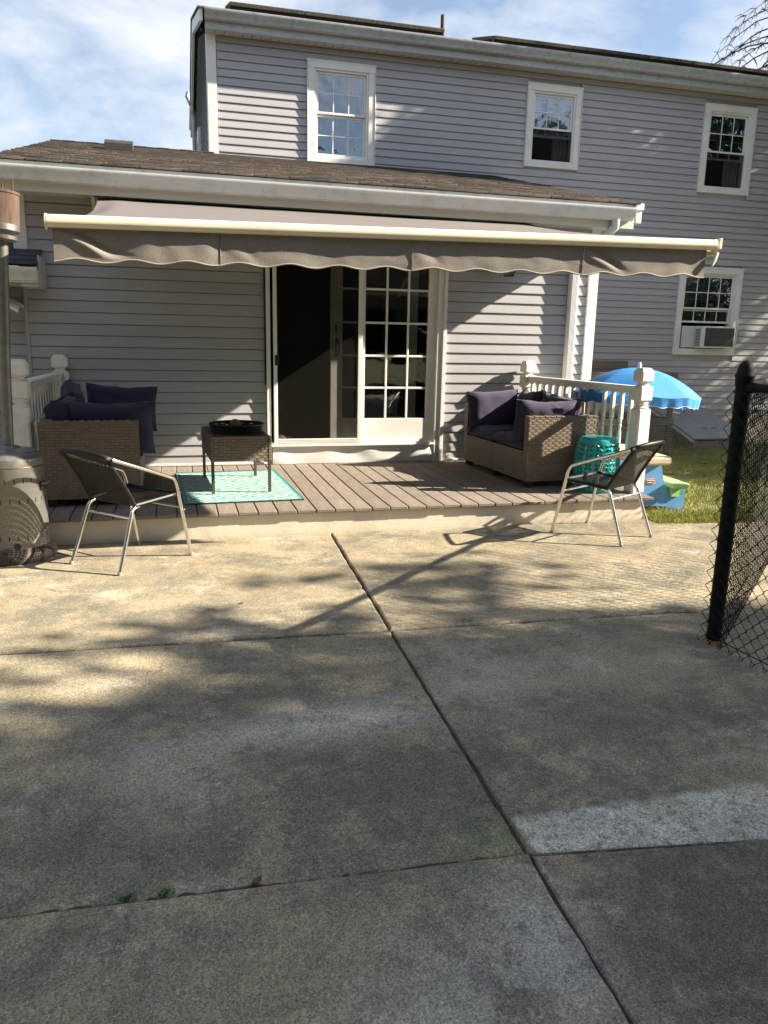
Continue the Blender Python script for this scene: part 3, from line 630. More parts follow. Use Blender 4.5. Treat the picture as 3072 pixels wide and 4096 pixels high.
dpart('inner_panel', [(1.527, 1.65, yi, yi+.04, .392, 2.29), (2.36, 2.45, yi, yi+.04, .392, 2.29), (1.65, 2.36, yi, yi+.04, .392, .652), (1.65, 2.36, yi, yi+.04, 2.2, 2.29)])
for zz in (.969, 1.296, 1.628, 1.959): MB().cbox(1.65, 2.36, yi+.008, yi+.026, zz-.011, zz+.011, .002).build('muntin', M['doorpaint'], door)
for xx in (1.887, 2.124): MB().cbox(xx-.01, xx+.01, yi+.009, yi+.025, .652, 2.2, .002).build('muntin', M['doorpaint'], door)
MB().box(1.65, 2.36, yi+.015, yi+.018, .652, 2.2).build('pane', M['doorglass'], door)
mb = MB(); mb.cbox(1.572, 1.596, yi-.012, yi, 1.27, 1.47); mb.tube([(1.588, yi-.01, 1.455), (1.60, yi-.035, 1.44), (1.608, yi-.05, 1.37), (1.60, yi-.035, 1.30), (1.588, yi-.01, 1.285)], .008, 8); mb.build('handle', M['brass'], door)
mb = MB(); mb.cbox(1.568, 1.592, yi-.016, yi, 1.52, 1.60); mb.build('deadbolt', M['brass'], door)
yf = YW-.004    # fixed panel
dpart('fixed_panel', [(1.838, 1.874, yf, yf+.045, .392, 2.30), (2.544, 2.642, yf, yf+.045, .392, 2.30), (1.874, 2.544, yf, yf+.045, .392, .652), (1.874, 2.544, yf, yf+.045, 2.26, 2.30)], 'white')
dpart('panel_rail', [(1.845, 2.635, yf-.012, yf, .395, .418)], 'white')
for xx in (2.102, 2.332): MB().cbox(xx-.011, xx+.011, yf+.004, yf+.03, .652, 2.26, .003).build('muntin', M['white'], door)
for zz in (.969, 1.296, 1.628, 1.959): MB().cbox(1.874, 2.544, yf+.005, yf+.029, zz-.011, zz+.011, .003).build('muntin', M['white'], door)
MB().box(1.874, 2.544, yf+.015, yf+.018, .652, 2.26).build('pane', M['doorglass'], door)
# interior room
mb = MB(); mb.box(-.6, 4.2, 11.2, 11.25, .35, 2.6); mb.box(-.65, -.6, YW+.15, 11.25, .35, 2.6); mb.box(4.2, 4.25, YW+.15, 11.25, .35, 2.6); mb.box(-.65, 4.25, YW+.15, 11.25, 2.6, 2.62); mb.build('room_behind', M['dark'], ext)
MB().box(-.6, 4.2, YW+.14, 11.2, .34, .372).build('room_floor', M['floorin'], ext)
for i, (x, y, s_, lab) in enumerate([(1.03, 8.02, .052, 'pale gourd on the floor just inside the open screen door'), (1.11, 8.10, .042, 'greenish gourd behind the pale gourd inside the door')]):
    tag(MB().lathe([(.001, -1), (.5, -.9), (.9, -.45), (1, 0), (.85, .5), (.45, .9), (.2, 1.05), (.001, 1.1)], 14, Matrix.Scale(s_, 4)).build('gourd', M['gourd'], None, True, T(x, y, .372+s_) @ RY(R(75)) @ RZ(i)), lab, 'gourd')
# outlet box
o = MB(); o.cbox(.325, .465, YW-.04, YW-.006, .52, .635, .006); ob = o.build('outlet_box', M['white'], ext)
MB().cbox(.34, .45, YW-.046, YW-.04, .535, .62, .003).build('outlet_cover', M['white'], ob)

# wall lantern
lan = thing('wall_lantern', 'black glass sided wall lantern hanging below the awning right of the door', 'lantern', (3.37, YW-.12, 2.12))
Ml = T(3.37, YW-.125, 2.13)
mb = MB()
for a in range(4):
    t = a*math.pi/2+math.pi/4; mb.tube([(.05*math.cos(t), .05*math.sin(t), .0), (.095*math.cos(t), .095*math.sin(t), .16)], .004, 4, Ml)
mb.lathe([(.052, -.004), (.056, .004), (.05, .01)], 4, Ml @ RZ(R(45))); mb.lathe([(.1, .158), (.108, .166), (.06, .2), (.012, .22), (.010, .26)], 4, Ml @ RZ(R(45))); mb.build('cage', M['black'], lan)
MB().lathe([(.046, .006), (.09, .158)], 4, Ml @ RZ(R(45))).build('lantern_glass', M['doorglass'], lan)
MB().tube([(3.37, YW-.01, 2.36), (3.37, YW-.06, 2.42), (3.37, YW-.125, 2.38)], .008, 6).build('arm', M['black'], lan); MB().cbox(3.33, 3.41, YW-.03, YW-.012, 2.29, 2.42).build('back_plate', M['black'], lan)

# ---- left wing
wing = thing('side_wing', 'low side wing with dark shingle roof and gutter at the left edge', 'house', (-2.6, 8.5, 0))
MB().box(-4.6, -1.36, YW+.05, 10.5, -.1, 2.0).build('wall', M['siding'], wing)
siding(wing, -4.6, -1.327, YW+.025, .10, 1.92, .1047, th=.0115)
MB().cbox(-4.6, -1.13, 7.44, 7.462, 1.875, 2.01, .003).build('fascia', M['gutter'], wing)
G3 = [(y+.075, z-.80) for y, z in G2]; MB().prism(G3, 'x', -4.6, -1.128).build('gutter', M['gutter'], wing, smooth=35)
MB().cbox(-1.275, -1.13, 7.47, YW-.03, 1.845, 1.875).build('soffit', M['soffit'], wing); MB().cbox(-1.13, -1.115, 7.48, YW-.03, 1.86, 2.11).build('eave_end', M['siding'], wing)
MB().cbox(-4.6, -1.28, 7.47, YW, 1.862, 1.872).build('soffit', M['soffit'], wing)
mb = MB(); mb.prism([(7.42, 2.01), (7.42, 2.022), (10.4, 3.15), (10.4, 3.13)], 'x', -4.6, -1.378); mb.prism([(7.42, 2.01), (7.42, 2.022), (YW-.03, 2.19), (YW-.03, 2.178)], 'x', -1.378, -1.135); mb.build('roof_deck', M['roofedge'], wing)
sl3 = math.atan(.378)
for r in range(12):
    x = -2.9-(r % 2)*.14
    lim = -1.375 if r > 2 else -1.13
    while x < lim:
        w, _ = var_m[rr.randrange(4)]; b = min(x+w-.006, lim)
        if b-x > .03:
            me = MB().cbox(0, b-x, 0, .17, 0, .008, .002); me.build('shingle', M['shingledk'], wing, M=T(x, 7.39, 2.018) @ RX(sl3) @ T(0, r*.125, .004) @ RX(-.05))
        x += w
# arched canopy bow by the wing door
can = thing('arched_canopy', 'white arched canopy rim at the left picture edge above the side door', 'canopy', (-1.9, 7.6, 1.8))
def bow(u, v):
    a = R(38)*(u*2-1); x = -1.93+.98*math.sin(a); z = 1.12+.72*math.cos(a)
    return (x+.0*v, YW-.02-.30*v-.0*u, z+.02*math.sin(v*3.1)-.05*v)
MB().grid(24, 6, bow).build('cover', M['white'], can, smooth=True)
MB().tube([bow(i/20, 1.0) for i in range(21)], .014, 8).build('front_rim', M['white'], can, smooth=True); MB().tube([bow(i/20, 0) for i in range(21)], .012, 8).build('rear_rim', M['white'], can, smooth=True)

# ================================================================== awning
aw = thing('awning', 'retractable grey fabric awning with cream front bar over the deck', 'awning', (1.45, YW, 2.5))
BY = 4.75; bl, br = (-.652, 2.05), (3.552, 2.127)
def bz(x): return bl[1]+(br[1]-bl[1])*(x-bl[0])/(br[0]-bl[0])
bp_ = [(.0, -.034), (.03, -.03), (.042, 0), (.032, .024), (.006, .034), (-.022, .032), (-.036, .016), (-.038, -.012), (-.026, -.031)]
mb = MB(); n = len(bp_)
V = [(x, BY+u, bz(x)+w) for x in (bl[0], br[0]) for u, w in bp_]; mb.add(V, [tuple(range(n)), tuple(range(n, 2*n))[::-1]]+[(i, n+i, n+(i+1) % n, (i+1) % n) for i in range(n)]); mb.build('front_bar', M['cream'], aw, smooth=45)
for x, s_ in ((bl[0], -1), (br[0], 1)):
    MB().lathe([(.03, -.006), (.037, -.004), (.037, .004), (.03, .007)], 18, T(x+s_*.006, BY, bz(x)-.004) @ RY(R(90)), sx=1.15).build('end_cap', M['cream'], aw, smooth=True)
mb = MB(); mb.cbox(3.575, 3.60, BY-.03, BY+.03, 2.10, 2.17); mb.tube([(3.50, BY+.06, 2.085), (3.56, BY+.05, 2.078), (3.585, BY, 2.07), (3.565, BY-.01, 2.03), (3.55, BY-.01, 1.99)], [.018, .018, .016, .014, .006], 8); mb.build('arm_hook', M['cream'], aw, smooth=True)
ry, rz = 7.70, 2.60
def canv(u, v):
    x0, x1 = -.62, 3.55; x = x0+u*(x1-x0); y = ry+(BY-ry)*v; ze = bz(x)+.03; z = (rz+.045)+(ze-rz-.045)*v-.035*math.sin(math.pi*v)*(.35+.65*math.sin(math.pi*min(1, max(0, u)))**.3)
    e = max(0, (.045-u)/.045)+max(0, (u-.955)/.045); z -= .05*e*math.sin(math.pi*v); x += (.05 if u < .5 else -.05)*e*math.sin(math.pi*v)
    return (x, y, z+.004*noise.noise((x*3, y*3, 0)))
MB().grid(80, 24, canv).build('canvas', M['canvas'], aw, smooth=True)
MB().tube([(-.64, ry+.02, rz), (3.56, ry+.02, rz)], .045, 14).build('roller', M['cream'], aw, smooth=True)
MB().tube([(-.66, YW-.08, rz-.1), (3.58, YW-.08, rz-.1)], .02, 4).build('torsion_bar', M['cream'], aw)
for x in (-.66, 3.58): MB().cbox(x-.015, x+.015, YW-.22, YW-.016, 2.46, 2.64).build('wall_bracket', M['cream'], aw)
for s_, xs_ in ((1, -.3), (-1, 3.2)):
    el = (xs_-s_*.15+s_*.55, 6.2, 2.20); MB().tube([(xs_, 7.6, 2.46), el], .022, 8).build('folding_arm', M['cream'], aw); MB().tube([el, (xs_+s_*.1, BY+.04, 2.07)], .020, 8).build('folding_arm', M['cream'], aw)
# valance in four stitched panels
seams = [-.632, .267, 1.425, 2.588, 3.512]; rv = random.Random(11)
folds = [(rv.uniform(-.6, 3.5), rv.uniform(.05, .13), rv.uniform(-.005, .006), rv.uniform(-.5, .5)) for _ in range(46)]
def val(x, v):
    z0 = bz(x)-.030; ph = (x+.632)/(4.144)*14*2*math.pi
    hgt = .172+.0105*math.cos(ph+.6); z = z0-hgt*v; y = BY+.008
    env = min(1, v*2.2+.12)
    for c, w, a, sk in folds: y += a*env*math.exp(-((x-c-sk*v*.12)/(w*(.6+.6*v)))**2)
    y += .006*noise.noise((x*3.1, v*1.2, 5))*v+.004*noise.noise((x*9, v*2.5, 8))*min(1, v*3)
    for c, sl_, a, w in ((-.56, .34, .022, .045), (2.62, .30, .020, .05), (.33, .16, .006, .04), (1.47, .15, .006, .04)):
        d = (x-c-sl_*v); y += a*math.exp(-(d/w)**2)*math.sin(math.pi*min(1, v*1.05))-.6*a*math.exp(-((d+.09)/w)**2)*math.sin(math.pi*min(1, v*1.05))
    return (x, y, z)
for k in range(4):
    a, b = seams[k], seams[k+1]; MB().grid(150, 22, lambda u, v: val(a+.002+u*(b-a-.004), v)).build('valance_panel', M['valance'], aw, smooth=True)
    MB().tube([val(a+(b-a)*i/110, 1.0) for i in range(111)], .0055, 6).build('piping', M['piping'], aw, smooth=True)
    if k: MB().tube([(val(a, j/14)[0], val(a, j/14)[1]-.003, val(a, j/14)[2]) for j in range(15)], .0022, 4).build('seam', M['canvas'], aw)

# ================================================================== deck
deck = thing('deck', 'low composite board deck on a cream painted block base', 'deck', (1.2, 6.7, 0))
MB().cbox(-1.52, 3.825, 5.675, 7.86, -.1, .162, .006).build('base', M['deckbase'], deck)
g0 = -.186; pitch = .14595; bm = {}
for i in range(-9, 28):
    x0 = g0+i*pitch; me = MB().cbox(.0035, pitch-.0035, 0, 2.185+.006*random.random(), 0, .027, .0045).mesh('deck_board', M['deck'])
    link('deck_board', me, deck, T(x0, 5.643+random.uniform(-.005, .005), .163+random.uniform(0, .0015)) @ RZ(random.uniform(-.0008, .0008)))

# railings
POST = [(.0, .0)]
def post(parent, x, y, rz, nm='post'):
    hw = .064; mb = MB(); Mx = T(x, y, ZD) @ RZ(rz)
    mb.cbox(-hw, hw, -hw, hw, 0, .735, .012, Mx)
    mb.lathe([(.058, .735), (.062, .745), (.044, .755), (.042, .762), (.056, .775), (.058, .785), (.05, .795), (.052, .80)], 18, Mx)
    mb.cbox(-hw, hw, -hw, hw, .80, .925, .010, Mx)
    mb.lathe([(.052, .925), (.056, .932), (.040, .945), (.040, .95), (.054, .957), (.05, .965)], 18, Mx)
    mb.cbox(-hw, hw, -hw, hw, .962, 1.055, .010, Mx); q = hw-.010; e = hw*.62
    mb.add([(-q, -q, 1.055), (q, -q, 1.055), (q, q, 1.055), (-q, q, 1.055), (-e, -e, 1.078), (e, -e, 1.078), (e, e, 1.078), (-e, e, 1.078)], [(4, 5, 6, 7), (0, 1, 5, 4), (1, 2, 6, 5), (2, 3, 7, 6), (3, 0, 4, 7)], Mx)
    return mb.build(nm, M['rail'], parent)
bal_prof = [(.013, 0), (.013, .055), (.0175, .07), (.012, .082), (.017, .11), (.0195, .17), (.016, .235), (.0105, .28), (.0175, .295), (.011, .31), (.014, .33), (.0175, .345), (.010, .352)]
mbx = MB(); mbx.cbox(-.018, .018, -.018, .018, 0, .20, .003); mbx.lathe([(r_, z+.20) for r_, z in bal_prof], 10); mbx.cbox(-.018, .018, -.018, .018, .552, .80, .006)
BAL = mbx.mesh('baluster', M['rail'], 35)
def railing(name, lab, p0, p1):
    t = thing(name, lab, 'railing', ((p0[0]+p1[0])/2, (p0[1]+p1[1])/2, ZD)); d = Vector((p1[0]-p0[0], p1[1]-p0[1])); L_ = d.length; a = math.atan2(d.y, d.x)
    post(t, *p0, a); post(t, *p1, a)
    Mx = T(p0[0], p0[1], ZD) @ RZ(a)
    mb = MB(); mb.cbox(.062, L_-.062, -.038, .038, .893, .922, .008, Mx); mb.cbox(.062, L_-.062, -.024, .024, .855, .893, .004, Mx); mb.build('handrail', M['rail'], t)
    MB().cbox(.062, L_-.062, -.02, .02, .045, .082, .004, Mx).build('bottom_rail', M['rail'], t)
    n = 14
    for k in range(n):
        link('baluster', BAL, t, Mx @ T(.062+(L_-.124)*(k+.6)/n, 0, .062))
    return t
railing('deck_railing', 'white turned baluster railing on the right end of the deck', (3.84, 5.87), (3.655, 7.76))
railing('deck_railing', 'white turned baluster railing on the left end of the deck behind the sofa', (-1.108, 6.13), (-1.045, 7.76))

# ================================================================== wicker weave
def strand_mesh(L_, h, t):
    mb = MB(); V = []
    for i, (u, b) in enumerate(((0, 0), (.12, .75), (.5, 1), (.88, .75), (1, 0))):
        V += [(u*L_, 0, -h/2), (u*L_, -t*(.25+.75*b), -h/2*.9), (u*L_, -t*(.25+.75*b), h/2*.9), (u*L_, 0, h/2)]
    F = []
    for i in range(4):
        for k in range(3): F.append((i*4+k, (i+1)*4+k, (i+1)*4+k+1, i*4+k+1))
    return mb.add(V, F)
SL, SH, SG, RP = .054, .0195, .015, .0215
STR = strand_mesh(SL, SH, .0038); STRM = STR.mesh('strand', M['wicker'], 60)
def weave(parent, Mx, W, H, single=False, budget=[0]):
    rows = int(H/RP); joined = MB(); st = MB(); per = SL+SG
    for r in range(rows):
        z = (r+.5)*H/rows; x = -(per/2 if r % 2 else 0)+random.uniform(-.003, .003)
        while x < W:
            a, b = max(x, 0), min(x+SL, W)
            if b-a > .008:
                MM = Mx @ T(a, 0, z) @ Matrix.Diagonal(((b-a)/SL, 1, (H/rows)/RP, 1))
                if single and budget[0] < 290: link('strand', STRM, parent, MM); budget[0] += 1
                else: joined.add(STR.v, STR.f, MM)
            if 0 <= x+SL and x+SL+SG <= W: st.box(x+SL, x+SL+SG, -.0022, .001, z-SH*.5, z+SH*.5, Mx)
            x += per
    if joined.v: kind(joined.build('woven_strands', M['wicker'], parent, 60), 'stuff')
    if st.v: kind(st.build('woven_stakes', M['wickerside'], parent), 'stuff')

def pillow(name, lab, cat, Mx, sx, sy, sz, seed=0, parent=None, grp=None, n=12, pinch=.06, bulge=.35):
    V = []; F = []; key = {}
    def vid(p):
        k = tuple(round(c, 5) for c in p)
        if k not in key:
            x, y, z = p; e = ((1-x**6)*(1-z**6)); e = max(e, 0)**bulge
            X = sx*x*(1-pinch*(1-z*z)*abs(x)**3*.9); Z = sz*z*(1-pinch*(1-x*x)*abs(z)**3*1.0)
            Y = sy*y*(.22+.78*e)
            w = .010*noise.noise((x*3+seed*7, z*3, y*2))+.005*noise.noise((x*8+seed*3, z*8, y*2))
            key[k] = len(V); V.append((X+.4*w, Y+w*1.6, Z+w-.012*(1-abs(x))*(z > 0)*random.Random(seed).uniform(.3, 1.2)))
        return key[k]
    for ax in range(3):
        for sg in (-1, 1):
            for i in range(n):
                for j in range(n):
                    q = []
                    for di, dj in ((0, 0), (1, 0), (1, 1), (0, 1)):
                        p = [0, 0, 0]; p[ax] = sg; p[(ax+1) % 3] = -1+2*(i+di)/n; p[(ax+2) % 3] = -1+2*(j+dj)/n; q.append(vid(p))
                    F.append(tuple(q if sg > 0 else q[::-1]))
    o = MB().add(V, F).build(name, M['navy'], parent, smooth=70, M=Mx)
    if lab: tag(o, lab, cat, grp)
    return o

def sofa(lab, org, rz, sgn):
    # local: x = depth from seat front (0) to back (D), y along length from near end (0) to far end (L). sgn mirrors depth.
    D, L_, zt, zs, z0 = .70, 1.40, .635, .325, .06
    t = thing('wicker_sofa', lab, 'sofa', (*org, ZD), rz); W0 = WM[t.name]
    S = W0 @ Matrix.Diagonal((sgn, 1, 1, 1)); A = .085
    mb = MB(); mb.box(.008, D-.008, .008, A, z0, zt-.008, S); mb.box(.008, D-.008, L_-A, L_-.008, z0, zt-.008, S); mb.box(D-A, D-.008, A, L_-A, z0, zt-.008, S); mb.box(.01, D-A, A, L_-A, z0, zs, S)
    mb.build('frame', M['wickerbk'], t)
    bud = [0]
    # near end panel facing -y
    ME = W0 @ (Matrix.Identity(4) if sgn > 0 else T(-D, 0, 0)) @ T(0, .006, z0)
    weave(t, ME, D, zt-z0, True, bud)
    # front (seat) face : faces -x*sgn
    Mf = W0 @ (T(.006, L_, z0) @ RZ(R(-90)) if sgn > 0 else T(-.006, 0, z0) @ RZ(R(90)))
    # below the seat, between the arms, and the two arm ends
    def fr(y0, y1, za, zb):
        if sgn > 0: MM = W0 @ T(.006, y1, za) @ RZ(R(-90))
        else: MM = W0 @ T(-.006, y0, za) @ RZ(R(90))
        weave(t, MM, y1-y0, zb-za)
    fr(A, L_/2-.004, z0, zs); fr(L_/2+.004, L_-A, z0, zs); fr(0, A, z0, zt); fr(L_-A, L_, z0, zt)
    # outer back face and tops
    MM = W0 @ (T(D-.006, 0, z0) @ RZ(R(90)) if sgn > 0 else T(-D+.006, L_, z0) @ RZ(R(-90))); weave(t, MM, L_, zt-z0)
    def top(x0, x1, y0, y1):
        mb = MB(); n = max(2, int((x1-x0 if x1-x0 > y1-y0 else y1-y0)/.05)); lx = (x1-x0) > (y1-y0)
        for k in range(n):
            a, b = k/n, (k+1)/n-.12/n
            q = (x0+(x1-x0)*a, x0+(x1-x0)*b, y0, y1) if lx else (x0, x1, y0+(y1-y0)*a, y0+(y1-y0)*b)
            mb.cbox(*q, zt-.010, zt+.004+.003*(k % 2), .004, S)
        kind(mb.build('top_strands', M['wicker'], t), 'stuff')
    top(.0, D, 0, A); top(0, D, L_-A, L_); top(D-A, D, A+.002, L_-A-.002)
    mb = MB()
    for x, y in ((.03, .03), (D-.09, .03), (.03, L_-.09), (D-.09, L_-.09), (.03, L_/2-.03)):
        MB().prism([(x, 0), (x+.05, 0), (x+.075, .07), (x-.015, .07)], 'y', y, y+.06, S).build('foot', M['black'], t)
    # seat cushions
    for y0, y1 in ((A+.005, L_/2-.004), (L_/2+.004, L_-A-.005)):
        pillow('seat_cushion', None, None, S @ T((D-A)/2-.005, (y0+y1)/2, zs+.055) @ RX(R(90)), (D-A)/2+.01, .062, (y1-y0)/2, seed=y0, parent=t, pinch=.01, bulge=.12)
    return t, S
sr, SR = sofa('wicker loveseat with its open side facing left beside the turquoise stool', (2.955, 6.19), R(2.9), 1)
sl_, SLm = sofa('shaded wicker loveseat at the left end of the deck behind the heater', (-.292, 6.03), R(1.0), -1)
def cush(lab, S, x, y, z, hx, hy, hz, rz=0, rx=0, ry=0, seed=0):
    # flip back to a proper rotation for mirrored sofa
    loc = S @ Vector((x, y, z)); base = S.to_3x3(); ang = math.atan2(base[1][1], base[0][1])-math.pi/2
    return pillow('back_cushion', lab, 'cushion', T(*loc) @ RZ(ang+rz) @ RX(rx) @ RY(ry), hx, hy, hz, seed, None, 'navy back cushions on the wicker sofas')
B_ = ZD
cush('navy cushion standing at the wall end of the right sofa', SR, .25, 1.235, .585, .30, .085, .20, R(6), R(-8), R(-2), 1)
cush('navy cushion leaning inside the near arm of the right sofa', SR, .235, .165, .575, .29, .085, .20, R(-3), R(9), R(1), 2)
cush('navy cushion at the back corner of the right sofa near the wall', SR, .515, .93, .60, .27, .085, .205, R(82), R(8), R(4), 3)
cush('navy cushion at the back of the right sofa beside the railing balusters', SR, .535, .42, .595, .27, .085, .20, R(95), R(8), R(-3), 4)
cush('dark navy cushion overhanging the near arm of the left sofa', SLm, .20, .23, .565, .31, .085, .205, R(2), R(8), R(0), 5)
cush('dark navy cushion standing at the wall end of the left sofa', SLm, .17, 1.19, .64, .30, .085, .195, R(-4), R(-6), R(3), 6)
cush('plump navy cushion lying along the back of the left sofa nearest the heater', SLm, .55, .38, .60, .26, .10, .185, R(-92), R(12), R(0), 7)
cush('navy cushion in the back corner of the left sofa beside the wall', SLm, .53, .93, .645, .27, .085, .20, R(-84), R(10), R(8), 8)

# ---- coffee table
tb = thing('wicker_table', 'small wicker table with slim dark legs standing on the rug', 'table', (.46, 6.73, ZD+.012), R(-3.2)*-1)
Wt = WM[tb.name]; tw, td, th = .245, .405, .465; zb = .262
MB().box(-tw+.008, tw-.008, -td+.008, td-.008, zb, th-.012, Wt).build('apron', M['wickerbk'], tb)
MB().cbox(-tw+.03, tw-.03, -td+.03, td-.03, th-.014, th-.004, .003, Wt).build('table_top', M['darkmetal'], tb)
weave(tb, Wt @ T(-tw+.02, -td+.006, zb), 2*tw-.04, th-zb, True, [0]); weave(tb, Wt @ T(-tw+.006, td, zb) @ RZ(R(-90)), 2*td, th-zb); weave(tb, Wt @ T(tw-.006, -td, zb) @ RZ(R(90)), 2*td, th-zb); weave(tb, Wt @ T(tw, td-.006, zb) @ RZ(R(180)), 2*tw, th-zb)
mb = MB()
for a, b in ((-tw, -td), (tw-.02, -td), (-tw, td-.02), (tw-.02, td-.02)):
    for k in range(9): mb.cbox(a-.002, a+.022, b-.002, b+.022, zb+k*.0225, zb+k*.0225+.02, .004, Wt)
for x0, x1, y0, y1 in ((-tw, tw, -td, -td+.03), (-tw, tw, td-.03, td), (-tw, -tw+.03, -td+.03, td-.03), (tw-.03, tw, -td+.03, td-.03)): mb.cbox(x0, x1, y0, y1, th-.012, th, .005, Wt)
kind(mb.build('corner_wrap', M['wicker'], tb), 'stuff')
for a in (-1, 1):
    for b in (-1, 1): MB().cbox(a*(tw-.014)-.0125, a*(tw-.014)+.0125, b*(td-.014)-.0125, b*(td-.014)+.0125, 0, zb, .002, Wt).build('leg', M['darkmetal'], tb)
# basket tray
bk = thing('basket_tray', 'oval black woven basket sitting on the wicker table', 'basket', (.475, 6.70, ZD+.477))
Mb = T(.475, 6.70, ZD+.470)
mb = MB()
for k in range(5):
    mb.tube([((.195+.003*k)*math.cos(t)*1.06+.004*math.sin(t*15+k*3.14), (.205+.003*k)*math.sin(t)+.004*math.cos(t*15+k*3.14), .012+k*.0125) for t in [2*math.pi*i/60 for i in range(61)]], .0068, 5, Mb)
kind(mb.build('woven_side', M['basket'], bk), 'stuff')
MB().tube([(.211*1.06*math.cos(t), .222*math.sin(t), .073) for t in [2*math.pi*i/48 for i in range(49)]], .010, 8, Mb).build('rim', M['basket'], bk, smooth=True)
MB().lathe([(.193, 0), (.193, .012)], 36, Mb, sx=1.06, sy=1.04).build('bottom', M['basket'], bk)
tag(MB().lathe([(.001, -.05), (.03, -.045), (.05, -.01), (.045, .03), (.02, .05), (.001, .052)], 14).build('brown_pot', M['deadleaf'], None, True, T(.46, 6.66, ZD+.535)), 'small rounded brown object lying in the black basket', 'ornament')
# rug
rg_ = tag(MB().grid(30, 40, lambda u, v: ((u-.5)*.925, (v-.5)*1.45, .004+.002*noise.noise((u*5, v*5, 0)))).build('rug', M['rug'], None, True, T(.452, 6.71, ZD+.003) @ RZ(R(2.6))), 'turquoise and cream diamond pattern outdoor rug under the small table', 'rug')
mb = MB(); q = [(-.4625, -.725), (.4625, -.725), (.4625, .725), (-.4625, .725)]
for i in range(4): MB().tube([(*q[i], .004), (*q[(i+1) % 4], .004)], .005 if i % 2 == 0 else .004, 6).build('hem', M['black' if i % 2 == 0 else 'teal'], rg_, M=WM[rg_.name])

# ---- garden stool
stl = thing('garden_stool', 'turquoise ceramic barrel stool with leaf shaped cutouts beside the right sofa', 'stool', (3.545, 6.02, ZD)); Ws = WM[stl.name]
def srad(z): return .150+.040*math.sin(math.pi*min(1, max(0, z/.47)))**.7
prof = [(.155, 0), (.162, .01)]+[(srad(.47*i/16), .47*i/16) for i in range(1, 16)]+[(.158, .462), (.148, .474), (.12, .478), (.001, .479)]
MB().lathe([(r_*1.02, z) for r_, z in prof], 40, Ws).build('body', M['teal'], stl, smooth=50)
lf = []; 
for i in range(12):
    t = i/12*2*math.pi; lf.append((.0095*math.sin(t)*abs(math.sin(t))**.6, .021*math.cos(t)))
def leafm(s_, y):
    n = len(lf); return [(a*s_, y, b*s_) for a, b in lf]
mo = MB().add(leafm(1.0, -.0012), [tuple(range(12))]); LM = mo.mesh('cutout', M['tealdk'])
ring = MB(); nn = 12; V = leafm(1.45, 0)+leafm(1.25, -.0035)+leafm(1.0, -.0010); ring.add(V, [(k*12+i, k*12+(i+1) % 12, (k+1)*12+(i+1) % 12, (k+1)*12+i) for k in (0, 1) for i in range(12)]); RM = ring.mesh('cutout_rim', M['teal'], 60)
for r in range(5):
    for c in range(14):
        for dx, dz, an in ((-.5, .5, -40), (.5, .5, 40), (-.5, -.5, 40), (.5, -.5, -40)):
            z = .075+r*.079+dz*.036; th_ = 2*math.pi*(c+(r % 2)*.0)/14+dx*.175; rr_ = srad(z)*1.02
            MM = Ws @ RZ(th_) @ T(0, -rr_-.0006, z) @ RX(-math.atan((srad(z+.01)-srad(z-.01))/.02)) @ RY(R(an))
            if math.cos(th_-R(-15)) > -.15: link('cutout', LM, stl, MM); link('cutout_rim', RM, stl, MM)

